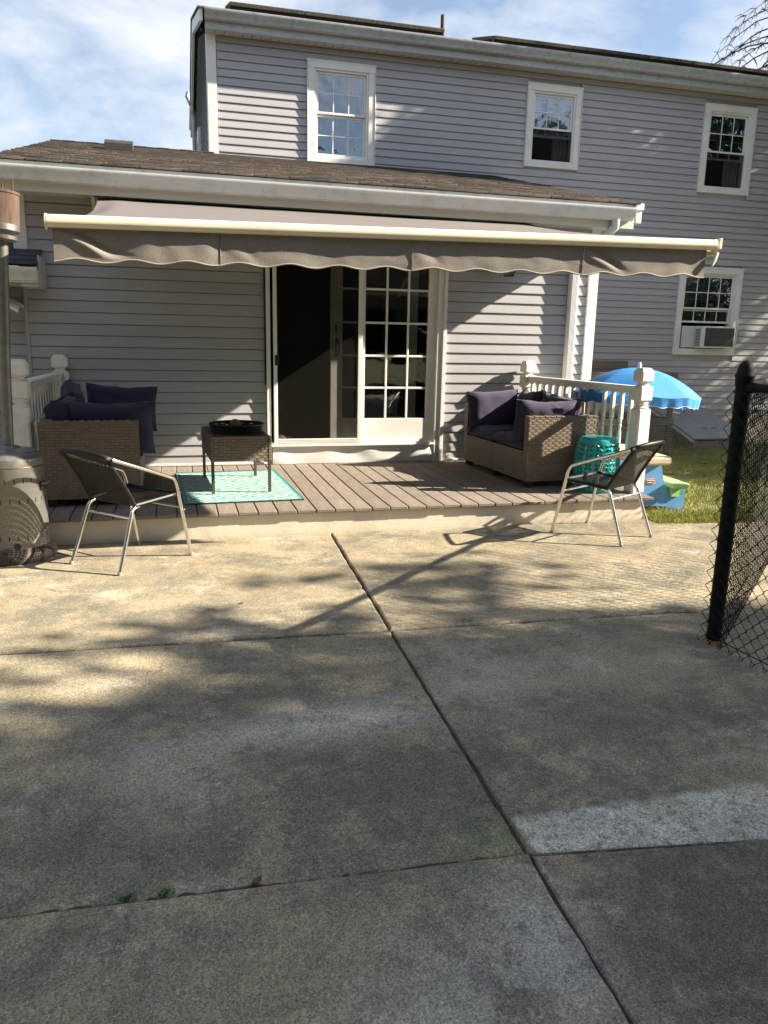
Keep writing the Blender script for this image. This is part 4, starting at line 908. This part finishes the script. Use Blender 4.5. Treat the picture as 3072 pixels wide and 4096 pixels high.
# ================================================================== chairs
def make_chair(label):
    t = thing('bistro_chair', label, 'chair', (0, 0, 0), 0, 'aluminium chairs on the patio'); hw = .245
    def bez(p, n=14):   # smooth polyline
        out = []
        P = [Vector(q) for q in p]
        for i in range(len(P)-1):
            p0 = P[max(0, i-1)]; p1 = P[i]; p2 = P[i+1]; p3 = P[min(len(P)-1, i+2)]
            for k in range(n):
                u = k/n; out.append(.5*((2*p1)+(p2-p0)*u+(2*p0-5*p1+4*p2-p3)*u*u+(3*p1-p0-3*p2+p3)*u**3))
        out.append(P[-1]); return out
    r = .0125
    for s_ in (-1, 1):
        MB().tube(bez([(.585, s_*.255, .004), (.545, s_*.250, .2), (.497, s_*.245, .43), (.482, s_*.244, .50), (.462, s_*.243, .54), (.42, s_*.243, .562), (.2, s_*.242, .645), (.01, s_*.222, .716), (-.05, s_*.18, .745), (-.078, s_*.10, .760), (-.085, 0, .764)]), r, 10).build('front_leg_and_arm', M['alu'], t, smooth=True)
        MB().tube(bez([(0, s_*.225, .004), (.06, s_*.215, .16), (.125, s_*.205, .335), (.15, s_*.2, .385), (.20, s_*.2, .405)]), r, 10).build('rear_leg', M['alu'], t, smooth=True)
        for x, z in ((0, 0), (.585, 0)):
            MB().lathe([(.014, 0), (.014, .02), (.0127, .021)], 10, T(x, s_*(.225 if x == 0 else .255), 0)).build('foot_cap', M['wire'], t)
        MB().lathe([(.001, 0), (.006, 0), (.005, .004), (.001, .005)], 8, T(.527, s_*.262, .33) @ RX(R(-90*s_))).build('bolt', M['alu'], t)
    MB().tube([(.125, -.205, .335), (.125, .205, .335)], .008, 8).build('rear_brace', M['alu'], t, smooth=True)
    MB().tube([(.52, -.247, .345), (.52, .247, .345)], .008, 8).build('front_brace', M['alu'], t, smooth=True)
    def seat(u, v):   # u across -1..1, v along 0 (back) .. 1 (front)
        return Vector((.17+v*.345, u*(.205+.03*v), .412+.028*v-.022*(1-u*u)*math.sin(math.pi*min(1, .15+v*.8))))
    def back(u, v):   # v from seat (0) to top (1)
        cv = .045*(1-u*u)*(.3+.7*v); return Vector((.165-.03*v-.17*v**1.2-cv, u*(.205-.015*v), .405+.335*v+(.014*(1-u*u))*v))
    for nm, fn, nr, nc in (('woven_seat', seat, 44, 17), ('woven_back', back, 48, 17)):
        mb = MB()
        for i in range(nr):
            v = (i+.5)/nr; hv = .39/nr; m = 34
            V = []
            for j in range(m+1):
                u = -1+2*j/m; off = .0022*(1 if (i+j) % 2 else -1); a = fn(u, v-hv); b = fn(u, v+hv)
                nrm = Vector((0, 0, 1)) if nm == 'woven_seat' else Vector((-.9, 0, .4)); V += [tuple(a+nrm*off), tuple(b+nrm*off)]
            mb.add(V, [(2*j, 2*j+1, 2*j+3, 2*j+2) for j in range(m)])
        for i in range(nc):
            u = -1+2*(i+.5)/nc; V = []
            for j in range(21):
                v = j/20; V += [tuple(fn(u-.034, v)), tuple(fn(u+.034, v))]
            mb.add(V, [(2*j, 2*j+1, 2*j+3, 2*j+2) for j in range(20)])
        if nm == 'woven_back':
            for k in range(7):
                u = (k-3)*.1; 
        kind(mb.build(nm, M['blackwicker'], t), 'stuff')
    # wrapped rims
    rim = [seat(-1, j/10) for j in range(11)]+[seat(-1+2*j/10, 1) for j in range(1, 10)]+[seat(1, 1-j/10) for j in range(11)]
    MB().tube([tuple(p) for p in rim], .0135, 8).build('seat_rim', M['blackwicker'], t, smooth=True)
    for s_ in (-1, 1): MB().tube([tuple(seat(s_, .25)), tuple(seat(s_, .08)), tuple(back(s_, .02))]+[tuple(back(s_, j/8)) for j in range(1, 9)], .013, 8).build('back_rim', M['blackwicker'], t, smooth=True)
    MB().tube(bez([(.0, -.219, .720), (-.05, -.18, .745), (-.078, -.10, .760), (-.085, 0, .764), (-.078, .10, .760), (-.05, .18, .745), (.0, .219, .720)], 8), .0165, 10).build('top_wrap', M['blackwicker'], t, smooth=True)
    return t
ch = make_chair('aluminium chair with black woven seat beside the patio heater at the left')
def place(o, rear, front):
    d = Vector((front[0]-rear[0], front[1]-rear[1])); return T(rear[0], rear[1], 0) @ RZ(math.atan2(d.y, d.x))
m1 = place(ch, (-.547, 4.987), (-.139, 5.388)); m2 = place(ch, (3.315, 4.967), (3.04, 5.46))
c2 = copy_tree(ch, m2); c2['label'] = 'aluminium chair with black woven seat in front of the turquoise stool at the right'
ch.matrix_basis = m1

# ================================================================== patio heater
ht = thing('patio_heater', 'tall bronze patio heater with rusty mesh head at the left picture edge', 'patio heater', (-1.072, 5.41, 0)); Wh = WM[ht.name]
MB().lathe([(.240, 0), (.246, .012), (.246, .05), (.235, .07), (.215, .085), (.208, .092)], 48, Wh).build('base', M['darkmetal'], ht, smooth=40)
MB().lathe([(.206, .088), (.206, .60), (.209, .606), (.209, .614)], 48, Wh).build('tank_cover', M['heater'], ht, smooth=40)
MB().lathe([(.2085, .615), (.211, .619), (.2085, .623)], 48, Wh).build('trim_ring', M['brass'], ht, smooth=True)
MB().lathe([(.207, .622), (.208, .65), (.203, .672), (.19, .685), (.183, .695), (.172, .700), (.165, .71), (.12, .722), (.07, .726), (.06, .738), (.045, .745), (.001, .746)], 48, Wh).build('lid', M['heater'], ht, smooth=30)
MB().tube([(0, 0, .74), (.018, 0, 1.2), (.066, .0, 2.03)], .033, 18, Wh).build('pole', M['heater'], ht, smooth=True)
sm = MB().cbox(-.004, .004, -.0012, .004, -.016, .016, .003).mesh('slot', M['black'])
for z in (.535, .405, .165):
    for k in range(24):
        a = 2*math.pi*k/24+.1*(z == .405)
        if math.cos(a-R(20)) > -.35: link('slot', sm, ht, Wh @ RZ(a) @ T(0, -.2063, z))
MB().lathe([(.022, 0), (.022, .002)], 16, Wh @ RZ(R(12)) @ T(0, -.2055, .075+.04) @ RX(R(90))).build('gas_hole', M['black'], ht)
mb = MB(); Mh = Wh @ RZ(R(72)) @ T(0, -.206, .485); mb.cbox(-.035, .035, -.012, .004, -.025, .025, .006, Mh); mb.build('handle_cup', M['black'], ht)
mb = MB(); mb.tube([(-.03, -.01, .02), (-.03, -.034, .022), (.03, -.034, .022), (.03, -.01, .02)], .007, 8, Mh); mb.build('handle', M['heater'], ht, smooth=True)
MB().lathe([(.001, -.02), (.035, -.02), (.045, 0), (.035, .02), (.001, .02)], 20, Wh @ T(-.03, -.25, .047) @ RX(R(90))).build('wheel', M['black'], ht, smooth=True)
He = Wh @ T(.066, 0, 2.03) @ RY(R(3)) @ RX(R(-3))
MB().lathe([(.04, -.03), (.085, -.022), (.088, .0), (.06, .004)], 32, He).build('burner_cup', M['stainless'], ht, smooth=40)
MB().lathe([(.100, .028), (.102, .03), (.102, .062), (.100, .064)], 40, He).build('lower_band', M['stainless'], ht, smooth=40)
MB().lathe([(.0985, .06), (.0985, .245)], 40, He).build('emitter_mesh', M['rust'], ht, smooth=40)
MB().lathe([(.103, .243), (.103, .258), (.06, .268), (.001, .27)], 40, He).build('emitter_cap', M['rust'], ht, smooth=40)
for k in range(3): MB().tube([(.075*math.cos(k*2.09-.4), .075*math.sin(k*2.09-.4), .262), (.075*math.cos(k*2.09-.4), .075*math.sin(k*2.09-.4), .33)], .005, 6, He).build('reflector_rod', M['rust'], ht)

# ================================================================== lawn furniture
pt = thing('picnic_table', 'child sized plastic picnic table with blue legs green bench and tan top', 'picnic table', (4.31, 6.7, -.09)); GZ = -.09
cx = 4.315; yn = 6.33
Mk = T(cx, yn, GZ) @ RZ(R(-4)) @ Matrix.Diagonal((.93, 1, 1, 1))
def leg_poly(): return [(-.40, 0), (-.40, .21), (-.36, .225), (-.20, .20), (-.165, .23), (-.115, .42), (-.10, .455), (.10, .455), (.115, .42), (.165, .23), (.20, .20), (.235, .14), (.375, .145), (.39, .21), (.40, .205), (.40, 0), (.25, 0), (.20, .035), (.0, .05), (-.2, .035), (-.25, 0)]
for y0, y1 in ((0, .07), (.62, .69)):
    MB().prism([(a, b) for a, b in leg_poly()], 'y', y0, y1, Mk).build('leg_frame', M['bluepl'], pt)
MB().cbox(-.19, .02, -.006, .0, .10, .15, .003, Mk @ T(.06, 0, 0)).build('hand_recess', M['bluepl'], pt)
for s_ in (-1, 1):
    MB().cbox(s_*.285-.10, s_*.285+.10, -.10, .80, .225, .275, .012, Mk).build('bench', M['greenpl'], pt)
    MB().prism([(s_*.285-.055, .225), (s_*.285+.055, .225), (s_*.285+.04, .135), (s_*.285-.04, .135)], 'y', -.02, .72, Mk).build('bench_rib', M['greenpl'], pt)
MB().cbox(-.245, .150, -.12, .82, .455, .535, .02, Mk).build('table_top', M['tanpl'], pt)
lg = MB()
def oval(a, b, y, n=20): return [(a*math.copysign(abs(math.cos(2*math.pi*i/n))**.6, math.cos(2*math.pi*i/n)), y, b*math.copysign(abs(math.sin(2*math.pi*i/n))**.75, math.sin(2*math.pi*i/n))) for i in range(n)]
lo = T(cx, yn, GZ) @ RZ(R(-4)) @ T(.0, 0, .285)
b1 = MB().add(oval(.056, .031, -.003), [tuple(range(20))], lo).build('logo_badge', M['whitelogo'], pt); MB().add(oval(.052, .027, -.0045), [tuple(range(20))], lo).build('logo_ring', M['redlogo'], b1); MB().add(oval(.045, .018, -.006), [tuple(range(20))], lo).build('logo_field', M['whitelogo'], b1)
def text_mesh(body, size, Mx, name, mt, parent):
    cu = bpy.data.curves.new(name, 'FONT'); cu.body = body; cu.size = size; cu.align_x = 'CENTER'; cu.align_y = 'CENTER'; cu.extrude = .0004; cu.offset = size*.012
    tmp = bpy.data.objects.new('tmp', cu); COL.objects.link(tmp); dg = bpy.context.evaluated_depsgraph_get(); me = bpy.data.meshes.new_from_object(tmp.evaluated_get(dg)); bpy.data.objects.remove(tmp); me.materials.clear(); me.materials.append(mt); me.name = name
    return link(name, me, parent, Mx)
text_mesh('little tikes', .021, lo @ T(0, -.0068, 0) @ RX(R(90)), 'logo_lettering', M['black'], b1)

um = thing('umbrella', 'light blue child sized umbrella standing in the picnic table behind the railing', 'umbrella', (4.27, 6.68, .4)); Wu = T(4.262, 6.66, 0) @ RX(R(-2)) @ RY(R(3))
def ucan(u, v):
    a = 2*math.pi*u; seg = (u*8) % 1; sag = 1-.045*math.sin(math.pi*seg)*v; r_ = .60*v*sag; z = 1.245-.255*v**2.0-.018*math.sin(math.pi*seg)*v*v
    return (r_*math.cos(a+.3), r_*math.sin(a+.3), z)
def uval(u, v):
    a = ucan(u, 1); seg = (u*8) % 1; k = 1+.012*math.sin(u*8*2*math.pi*3)*v-.02*v; return (a[0]*k, a[1]*k, a[2]-(.085+.006*math.sin(u*150))*v)
cn = MB().grid(96, 14, ucan, Wu).build('canopy', M['bluefab'], um, smooth=25)
MB().grid(192, 4, uval, Wu).build('valance', M['bluefab'], cn, smooth=True)
MB().tube([tuple(Wu @ Vector(uval(i/160, 1.0))) for i in range(161)], .002, 5).build('hem', M['ac'], cn)
MB().tube([tuple(Wu @ Vector((0, 0, .35))), tuple(Wu @ Vector((0, 0, 1.25)))], .014, 10).build('pole', M['white'], um, smooth=True)
MB().lathe([(.02, 1.235), (.022, 1.25), (.018, 1.285), (.008, 1.297), (.001, 1.298)], 14, Wu).build('finial', M['white'], um, smooth=True)
for k in range(8):
    MB().tube([tuple(Wu @ (Vector(ucan(k/8, v/6))-Vector((0, 0, .006)))) for v in range(7)], .003, 4).build('rib', M['white'], um)
MB().tube([tuple(Wu @ Vector(p)) for p in ((.57, .16, .98), (.605, .12, .96), (.60, .10, .89), (.605, .10, .86))], .010, 6).build('tie_strap', M['bluefab'], um, smooth=True)

# orange cedar stake behind the railing
tag(MB().cbox(3.93, 3.965, 7.05, 7.085, -.09, 1.06, .003).build('wooden_stake', M['rawwood'], None), 'narrow orange wooden stake standing just behind the right railing', 'stake')

# ---- wire hutch
cp = thing('wire_hutch', 'weathered wooden hutch covered in chicken wire in front of the house', 'hutch', (6.05, 9.8, GZ)); cy0, cy1, cx0, cx1 = 9.46, 10.35, 5.36, 6.72
for x in (cx0, cx1-.06):
    for y in (cy0+.026, cy1): MB().cbox(x, x+.06, y, y+.06, GZ, 1.10, .004).build('leg', M['oldwood'], cp)
for z0, z1 in ((1.00, 1.095), (.36, .46)):
    MB().cbox(cx0-.02, cx1+.01, cy0, cy0+.024, z0, z1, .004).build('rail', M['oldwood'], cp); MB().cbox(cx0-.02, cx1+.01, cy1+.062, cy1+.086, z0, z1, .004).build('rail', M['oldwood'], cp)
    for x in (cx0-.0265, cx1+.0015): MB().cbox(x, x+.024, cy0+.026, cy1+.06, z0, z1, .004).build('side_rail', M['oldwood'], cp)
MB().cbox(5.47, 6.12, cy0+.3, cy0+.33, 1.10, 1.24, .004).build('roof_board', M['oldwood'], cp); MB().cbox(5.47, 5.52, cy0+.26, cy0+.3, 1.0, 1.24, .003).build('roof_post', M['oldwood'], cp); MB().cbox(cx0, cx1-.1, cy0+.35, cy1, .36, .375).build('floor', M['oldwood'], cp)
def hexwire(nm, Mx, W, H, s_=.026, r=.0017):
    mb = MB(); dx = s_*math.sqrt(3); rows = int(H/(1.5*s_)); cols = int(W/dx)
    for j in range(rows+1):
        for i in range(cols+1):
            x = i*dx+(dx/2 if j % 2 else 0); z = j*1.5*s_
            for a, b in (((x, z), (x, z+s_)), ((x, z), (x-dx/2, z-s_/2)), ((x, z), (x+dx/2, z-s_/2))):
                if 0 <= min(a[0], b[0]) and max(a[0], b[0]) <= W and 0 <= min(a[1], b[1]) and max(a[1], b[1]) <= H: mb.tube([(a[0], 0, a[1]), (b[0], 0, b[1])], r, 3, Mx, cap=False)
    return kind(mb.build(nm, M['wire'], cp), 'stuff')
hexwire('chicken_wire', T(cx0, cy0-.006, GZ+.05), cx1-cx0, 1.15); hexwire('chicken_wire', T(cx1+.03, cy0, GZ+.05) @ RZ(R(90)), cy1-cy0, 1.15); hexwire('chicken_wire', T(5.5, cy0+.29, 1.0), .62, .2)

# ---- cellar bulkhead
bh = thing('cellar_hatch', 'sloping grey steel cellar hatch on a masonry curb against the house', 'cellar hatch', (8.2, 10.9, GZ)); bx0, bx1, by0, by1 = 7.70, 8.72, 10.28, 11.47; zn, zf = .06, .445
MB().prism([(by0+.03, GZ-.02), (by0+.03, zn-.035), (by1, zf-.035), (by1, GZ-.02)], 'x', bx0+.03, bx1-.03).build('curb', M['block'], bh)
slb = math.atan2(zf-zn, by1-by0); Lh = math.hypot(zf-zn, by1-by0); xm = bx0+.50
MB().cbox(bx0, xm-.003, 0, Lh, 0, .028, .004).build('hatch_leaf', M['bulk'], bh, M=T(0, by0, zn-.02) @ RX(slb)); MB().cbox(xm+.003, bx1, 0, Lh, 0, .028, .004).build('hatch_leaf', M['bulk'], bh, M=T(0, by0, zn-.02) @ RX(slb))
for x in (xm-.09, xm+.09): MB().tube([(x-.04, .34, .03), (x-.035, .34, .05), (x+.035, .34, .05), (x+.04, .34, .03)], .006, 6).build('handle', M['darkmetal'], bh, M=T(0, by0, zn-.02) @ RX(slb))
MB().cbox(bx0+.01, bx0+.05, .02, Lh, -.05, 0, .003).build('side_lip', M['white'], bh, M=T(0, by0, zn-.022) @ RX(slb))

# ================================================================== chain link fence
fe = thing('chain_link_fence', 'black chain link fence with domed corner post at the right edge', 'fence', (2.56, 3.09, 0))
px_, py_ = 2.560, 3.095
MB().lathe([(.036, -.02), (.036, 1.30)], 20, T(px_, py_, 0)).build('post', M['fence'], fe, smooth=True)
MB().lathe([(.040, 1.275), (.041, 1.312), (.045, 1.318), (.045, 1.326), (.040, 1.332), (.037, 1.35), (.028, 1.375), (.015, 1.39), (.001, 1.396)], 24, T(px_, py_, 0)).build('post_cap', M['fence'], fe, smooth=50)
MB().lathe([(.055, -.002), (.05, .012), (.037, .02)], 16, T(px_, py_, 0)).build('rusty_base', M['deadleaf'], fe)
dirs = [Vector((.08, -1, 0)).normalized(), Vector((.735, .678, 0)).normalized()]; lens = [3.0, 4.2]
for k, (d, L_) in enumerate(zip(dirs, lens)):
    P0 = Vector((px_, py_, 0)); nrm = Vector((d.y, -d.x, 0))
    if k == 0: nrm = Vector((-1, -.08, 0)).normalized()
    else: nrm = Vector((-.678, .735, 0))*-1
    MB().tube([tuple(P0+d*.03+Vector((0, 0, 1.272))), tuple(P0+d*L_+Vector((0, 0, 1.272)))], .021, 14).build('top_rail', M['fence'], fe, smooth=True)
    MB().lathe([(.024, 0), (.026, .02), (.024, .05), (.018, .055)], 12, T(*(P0+d*.03+Vector((0, 0, 1.272)))) @ d.to_track_quat('Z', 'Y').to_matrix().to_4x4()).build('rail_cup', M['fence'], fe, smooth=True)
    MB().tube([tuple(P0+nrm*.04+Vector((0, 0, .045))), tuple(P0+nrm*.04+d*L_+Vector((0, 0, .045)))], .0028, 5).build('tension_wire', M['fence'], fe)
    for q in (1.15, .84, .53, .22): MB().tube([tuple(P0+Vector((.04*math.cos(t), .04*math.sin(t), q))) for t in [2*math.pi*i/12 for i in range(13)]], .0022, 4).build('tie_band', M['fence'], fe)
    Q = P0+d*L_; MB().lathe([(.03, -.02), (.03, 1.30)], 14, T(*Q)).build('line_post', M['fence'], fe, smooth=True)
    # diamond fabric: each wire zigzags up, hooked into its neighbours
    mb = MB(); pw = .0355; hz = .0355; nw = int((L_+.05)/pw); ns = int(1.27/hz); org = P0-d*.045+nrm*.045
    for w in range(nw):
        pts = []
        for j in range(ns+1):
            s_ = (j+w) % 2
            xx = w*pw+(pw*1.05 if s_ else -pw*.05); oo = .0035*(1 if s_ else -1); zz = .012+j*hz
            for e in (-1, 1): pts.append(org+d*xx+nrm*(oo*e)+Vector((0, 0, zz+e*.003)))
        if w % 2 == 0: pts = [org+d*(w*pw-pw*.5)+Vector((0, 0, .022)), org+d*(w*pw-pw*.55)+Vector((0, 0, .002)), org+d*(w*pw-pw*.25)+Vector((0, 0, -.004))]+pts
        mb.tube([tuple(p) for p in pts], .0021, 4, cap=False)
    kind(mb.build('wire_fabric', M['fence'], fe), 'stuff')

# ================================================================== small plants and litter
def weed(lab, x, y, s_, n, seed):
    t = thing('weed_tuft', lab, 'weed', (x, y, 0), 0, 'weeds in the patio joint'); r = random.Random(seed); mb = MB()
    for i in range(n):
        px, py = r.gauss(0, s_*.28), r.gauss(0, s_*.12); h_ = r.uniform(.3, 1)*s_*.55; a = r.uniform(0, 6.28); w = s_*r.uniform(.06, .13)
        c = Vector((x+px, y+py, h_)); u = Vector((math.cos(a), math.sin(a), r.uniform(-.3, .6)))*w*1.6; v = Vector((-math.sin(a), math.cos(a), r.uniform(-.2, .4)))*w
        mb.add([tuple(c-u), tuple(c+v*.8), tuple(c+u), tuple(c-v*.8)], [(0, 1, 2, 3)])
    kind(mb.build('leaves', M['weed'], t), 'stuff')
    mb = MB()
    for i in range(5): mb.tube([(x+r.gauss(0, s_*.2), y, -.02), (x+r.gauss(0, s_*.4), y+r.gauss(0, s_*.1), s_*.4)], .0012, 4)
    mb.build('stems', M['weed'], t)
weed('left of the two small green weed tufts in the slab joint', -.176, 1.866, .032, 80, 1); weed('right of the two small green weed tufts in the slab joint', -.083, 1.860, .034, 80, 2); weed('tiny green sprout beside the dead leaf in the joint', .146, 1.85, .012, 16, 4); weed('thin strip of moss in the slab joint right of the dead leaf', .40, 1.826, .012, 30, 5)
def leaf(lab, x, y, z, s_, rz, m, curl=.4):
    def fn(u, v):
        w = math.sin(math.pi*v)**.7*.36*s_; return ((u-.5)*2*w, (v-.5)*s_, z+.003+curl*s_*((u-.5)**2*1.2+(v-.5)**2*.6))
    tag(MB().grid(6, 8, lambda u, v: fn(u, v)).build('fallen_leaf', M[m], None, True, T(x, y, 0) @ RZ(rz)), lab, 'leaf', 'fallen leaves')
leaf('curled brown dead leaf standing in the slab joint',   .16, 1.846, .0, .03, 2.2, 'deadleaf', 1.1)
leaf('small dark leaf lying on the sunlit slab left of the long joint', .30, 4.15, .0, .028, .8, 'deadleaf'); leaf('reddish leaf lying on the grass behind the fence', 5.0, 6.9, -.06, .12, 1.2, 'redleaf'); leaf('pale brown leaf on the grass in front of the cellar hatch', 6.7, 8.7, -.06, .14, .3, 'deadleaf')

# ================================================================== trees
def leafy(name, lab, base, trunk_h, crowns, n, lsz, seed, cat='tree'):
    t = thing(name, lab, cat, base, 0, 'trees and shrubs standing outside the picture on the right'); r = random.Random(seed); mb = MB(); bx, by, bz_ = base
    top = max(c[2]+c[5]*.5 for c in crowns); mb.tube([(bx, by, bz_-.1), (bx+.05, by, bz_+trunk_h*.5), (bx, by+.05, bz_+trunk_h), (bx, by, top)], [.17*trunk_h/3+.03, .13*trunk_h/3+.03, .1*trunk_h/3+.02, .03], 10)
    for c in crowns:
        for k in range(5):
            e = Vector((c[0]+r.uniform(-.7, .7)*c[3], c[1]+r.uniform(-.7, .7)*c[4], c[2]+r.uniform(-.3, .6)*c[5])); s = Vector((bx, by, bz_+trunk_h*r.uniform(.7, 1.3))); m_ = (s+e)/2+Vector((0, 0, .25)); mb.tube([tuple(s), tuple(m_), tuple(e)], [.06, .04, .012], 6)
    mb.build('trunk', M['bark'], t)
    V = []; F = []; tot = sum(c[3]*c[4]*c[5] for c in crowns)
    for c in crowns:
        k = int(n*c[3]*c[4]*c[5]/tot); cl = [(r.gauss(0, 1), r.gauss(0, 1), r.gauss(0, 1)) for _ in range(max(6, k//70))]
        cl = [tuple(q/math.sqrt(a*a+b*b+d*d)*(r.random()**.45) for q in (a, b, d)) for a, b, d in cl]
        for i in range(k):
            a = cl[r.randrange(len(cl))]; p = Vector((c[0]+(a[0]+r.gauss(0, .13))*c[3], c[1]+(a[1]+r.gauss(0, .13))*c[4], c[2]+(a[2]+r.gauss(0, .13))*c[5]))
            u = Vector((r.gauss(0, 1), r.gauss(0, 1), r.gauss(0, .6))).normalized()*lsz*r.uniform(.6, 1.3); w = u.orthogonal().normalized(); w.rotate(Matrix.Rotation(r.uniform(0, 6.28), 3, u.normalized())); w *= u.length*.55
            q = len(V); V += [tuple(p-u), tuple(p+w), tuple(p+u), tuple(p-w)]; F.append((q, q+1, q+2, q+3))
    kind(MB().add(V, F).build('crown', M['leaf'], t), 'stuff')
leafy('shade_tree', 'leafy tree standing behind and right of the camera and shading the near patio', (11.0, -2.2, -.06), 3.0, [(10.0, -1.9, 5.4, 2.6, 2.5, 2.2), (12.4, -.95, 6.0, 2.3, 1.9, 2.1), (14.8, -.9, 6.8, 2.0, 1.7, 1.8), (8.6, -3.8, 4.8, 2.2, 2.2, 1.8), (13.0, -3.6, 6.2, 2.6, 2.4, 2.2), (7.0, -5.6, 4.6, 2.2, 2.2, 1.8)], 42000, .105, 21)
leafy('shade_tree', 'unseen sparse tree added right of the camera to soften and dapple the patio shade', (13.6, .9, -.06), 2.6, [(11.6, .3, 5.6, 2.4, 1.5, 1.7), (14.2, .8, 6.6, 2.2, 1.5, 1.7)], 480, .13, 26)  # thin crowns added to break up the hard shade edge
leafy('shade_tree', 'leafy tree beside the house to the right of the picture', (11.6, 9.2, -.09), 2.6, [(11.3, 9.4, 5.6, 2.0, 1.6, 2.2), (11.9, 9.0, 7.4, 1.6, 1.4, 1.2), (12.3, 9.3, 3.6, 1.6, 1.4, 1.1), (12.5, 9.3, 8.7, 1.5, 1.3, 1.3)], 19000, .085, 22)
leafy('shade_tree', 'taller leafy tree further right along the house', (15.4, 9.0, -.09), 3.0, [(15.2, 9.1, 6.3, 2.5, 1.9, 2.6), (16.6, 8.6, 8.6, 2.6, 2.0, 2.0), (15.0, 9.0, 3.9, 1.8, 1.5, 1.3)], 16000, .09, 23)
leafy('garden_shrub', 'tall shrub beyond the lawn to the right of the picture', (11.2, 6.9, -.09), 1.2, [(11.2, 7.0, 2.1, 1.2, 1.3, 1.2), (11.6, 8.0, 2.2, 1.2, 1.0, 1.3)], 9000, .06, 24, 'shrub')

leafy('shade_tree', 'unseen leafy tree added behind the camera to block sky light', (-1.5, -6.5, -.06), 3.6, [(-.5, -7.4, 6.8, 4.0, 2.6, 1.8), (4.2, -6.6, 6.2, 2.6, 2.4, 1.6)], 9000, .15, 25)  # added out of view to hold sky light off the near slabs
# unseen tree line added behind the camera and at left to cut low sky light
tl = [(-13, 4), (-12.5, -1), (-12, -6), (-8, -9.5), (-3.5, -10.5), (1, -9.5), (5.5, -10.5), (10, -10), (15, -9)]
tn = ['furthest along the left side of the garden', 'second along the left side of the garden', 'third along the left side of the garden', 'at the left corner behind the camera', 'left of centre behind the camera', 'straight behind the camera', 'right of centre behind the camera', 'far right behind the camera', 'at the right corner behind the camera']
for k, ((x, y), w) in enumerate(zip(tl, tn)):
    leafy('sky_block_tree', 'unseen sky blocking tree '+w, (x, y, -.06), 2.2, [(x, y, 3.2, 2.6, 2.2, 2.6), (x+.5, y-.4, 6.0, 2.6, 2.2, 2.4), (x+2.2, y+.3, 2.0, 1.8, 1.6, 1.9)], 6500, .36, 40+k)

# bare conifer behind the house at the right
cf = thing('bare_conifer', 'bare drooping conifer branches above the roof at the upper right', 'tree', (16.6, 19, -.1)); r = random.Random(9)
MB().tube([(16.6, 19, -.1), (16.6, 19, 6), (16.6, 19, 12.5)], [.28, .18, .03], 10).build('trunk', M['bark'], cf)
mb = MB()
def twigs(pts, rad):
    for i in range(2, len(pts)):
        p = pts[i]
        for q in range(5):
            if r.random() < .75:
                L_ = r.uniform(.10, .34); d = Vector((r.gauss(0, .6)-.3, r.gauss(0, .6), r.uniform(-1.1, .35))).normalized()
                a = p; b = p+d*L_*.5; c = p+d*L_+Vector((0, 0, -.25*L_)); mb.tube([tuple(a), tuple(b), tuple(c)], [rad*.45, rad*.36, rad*.2], 4, cap=False)
                if r.random() < .5: e = b+Vector((r.gauss(0, 1), r.gauss(0, 1), r.gauss(-.3, .7))).normalized()*L_*.35; mb.tube([tuple(b), tuple(e)], [rad*.22, rad*.12], 3, cap=False)
for k in range(52):
    z0 = r.uniform(6.9, 10.2); L_ = r.uniform(1.9, 3.6); an = math.pi+r.uniform(-1.1, 1.1) if k < 34 else r.uniform(-2, 2)
    d = Vector((math.cos(an), math.sin(an), 0)); pts = []
    for j in range(11):
        u = j/10; pts.append(Vector((16.6, 19, z0))+d*L_*u+Vector((r.gauss(0, .03), r.gauss(0, .03), .32*math.sin(u*2.2)*L_*.35-.42*L_*u*u+r.gauss(0, .02))))
    mb.tube([tuple(p) for p in pts], [.032*(1-.85*j/10) for j in range(11)], 5, cap=False); twigs(pts, .022)
kind(mb.build('branches', M['twig'], cf), 'stuff')
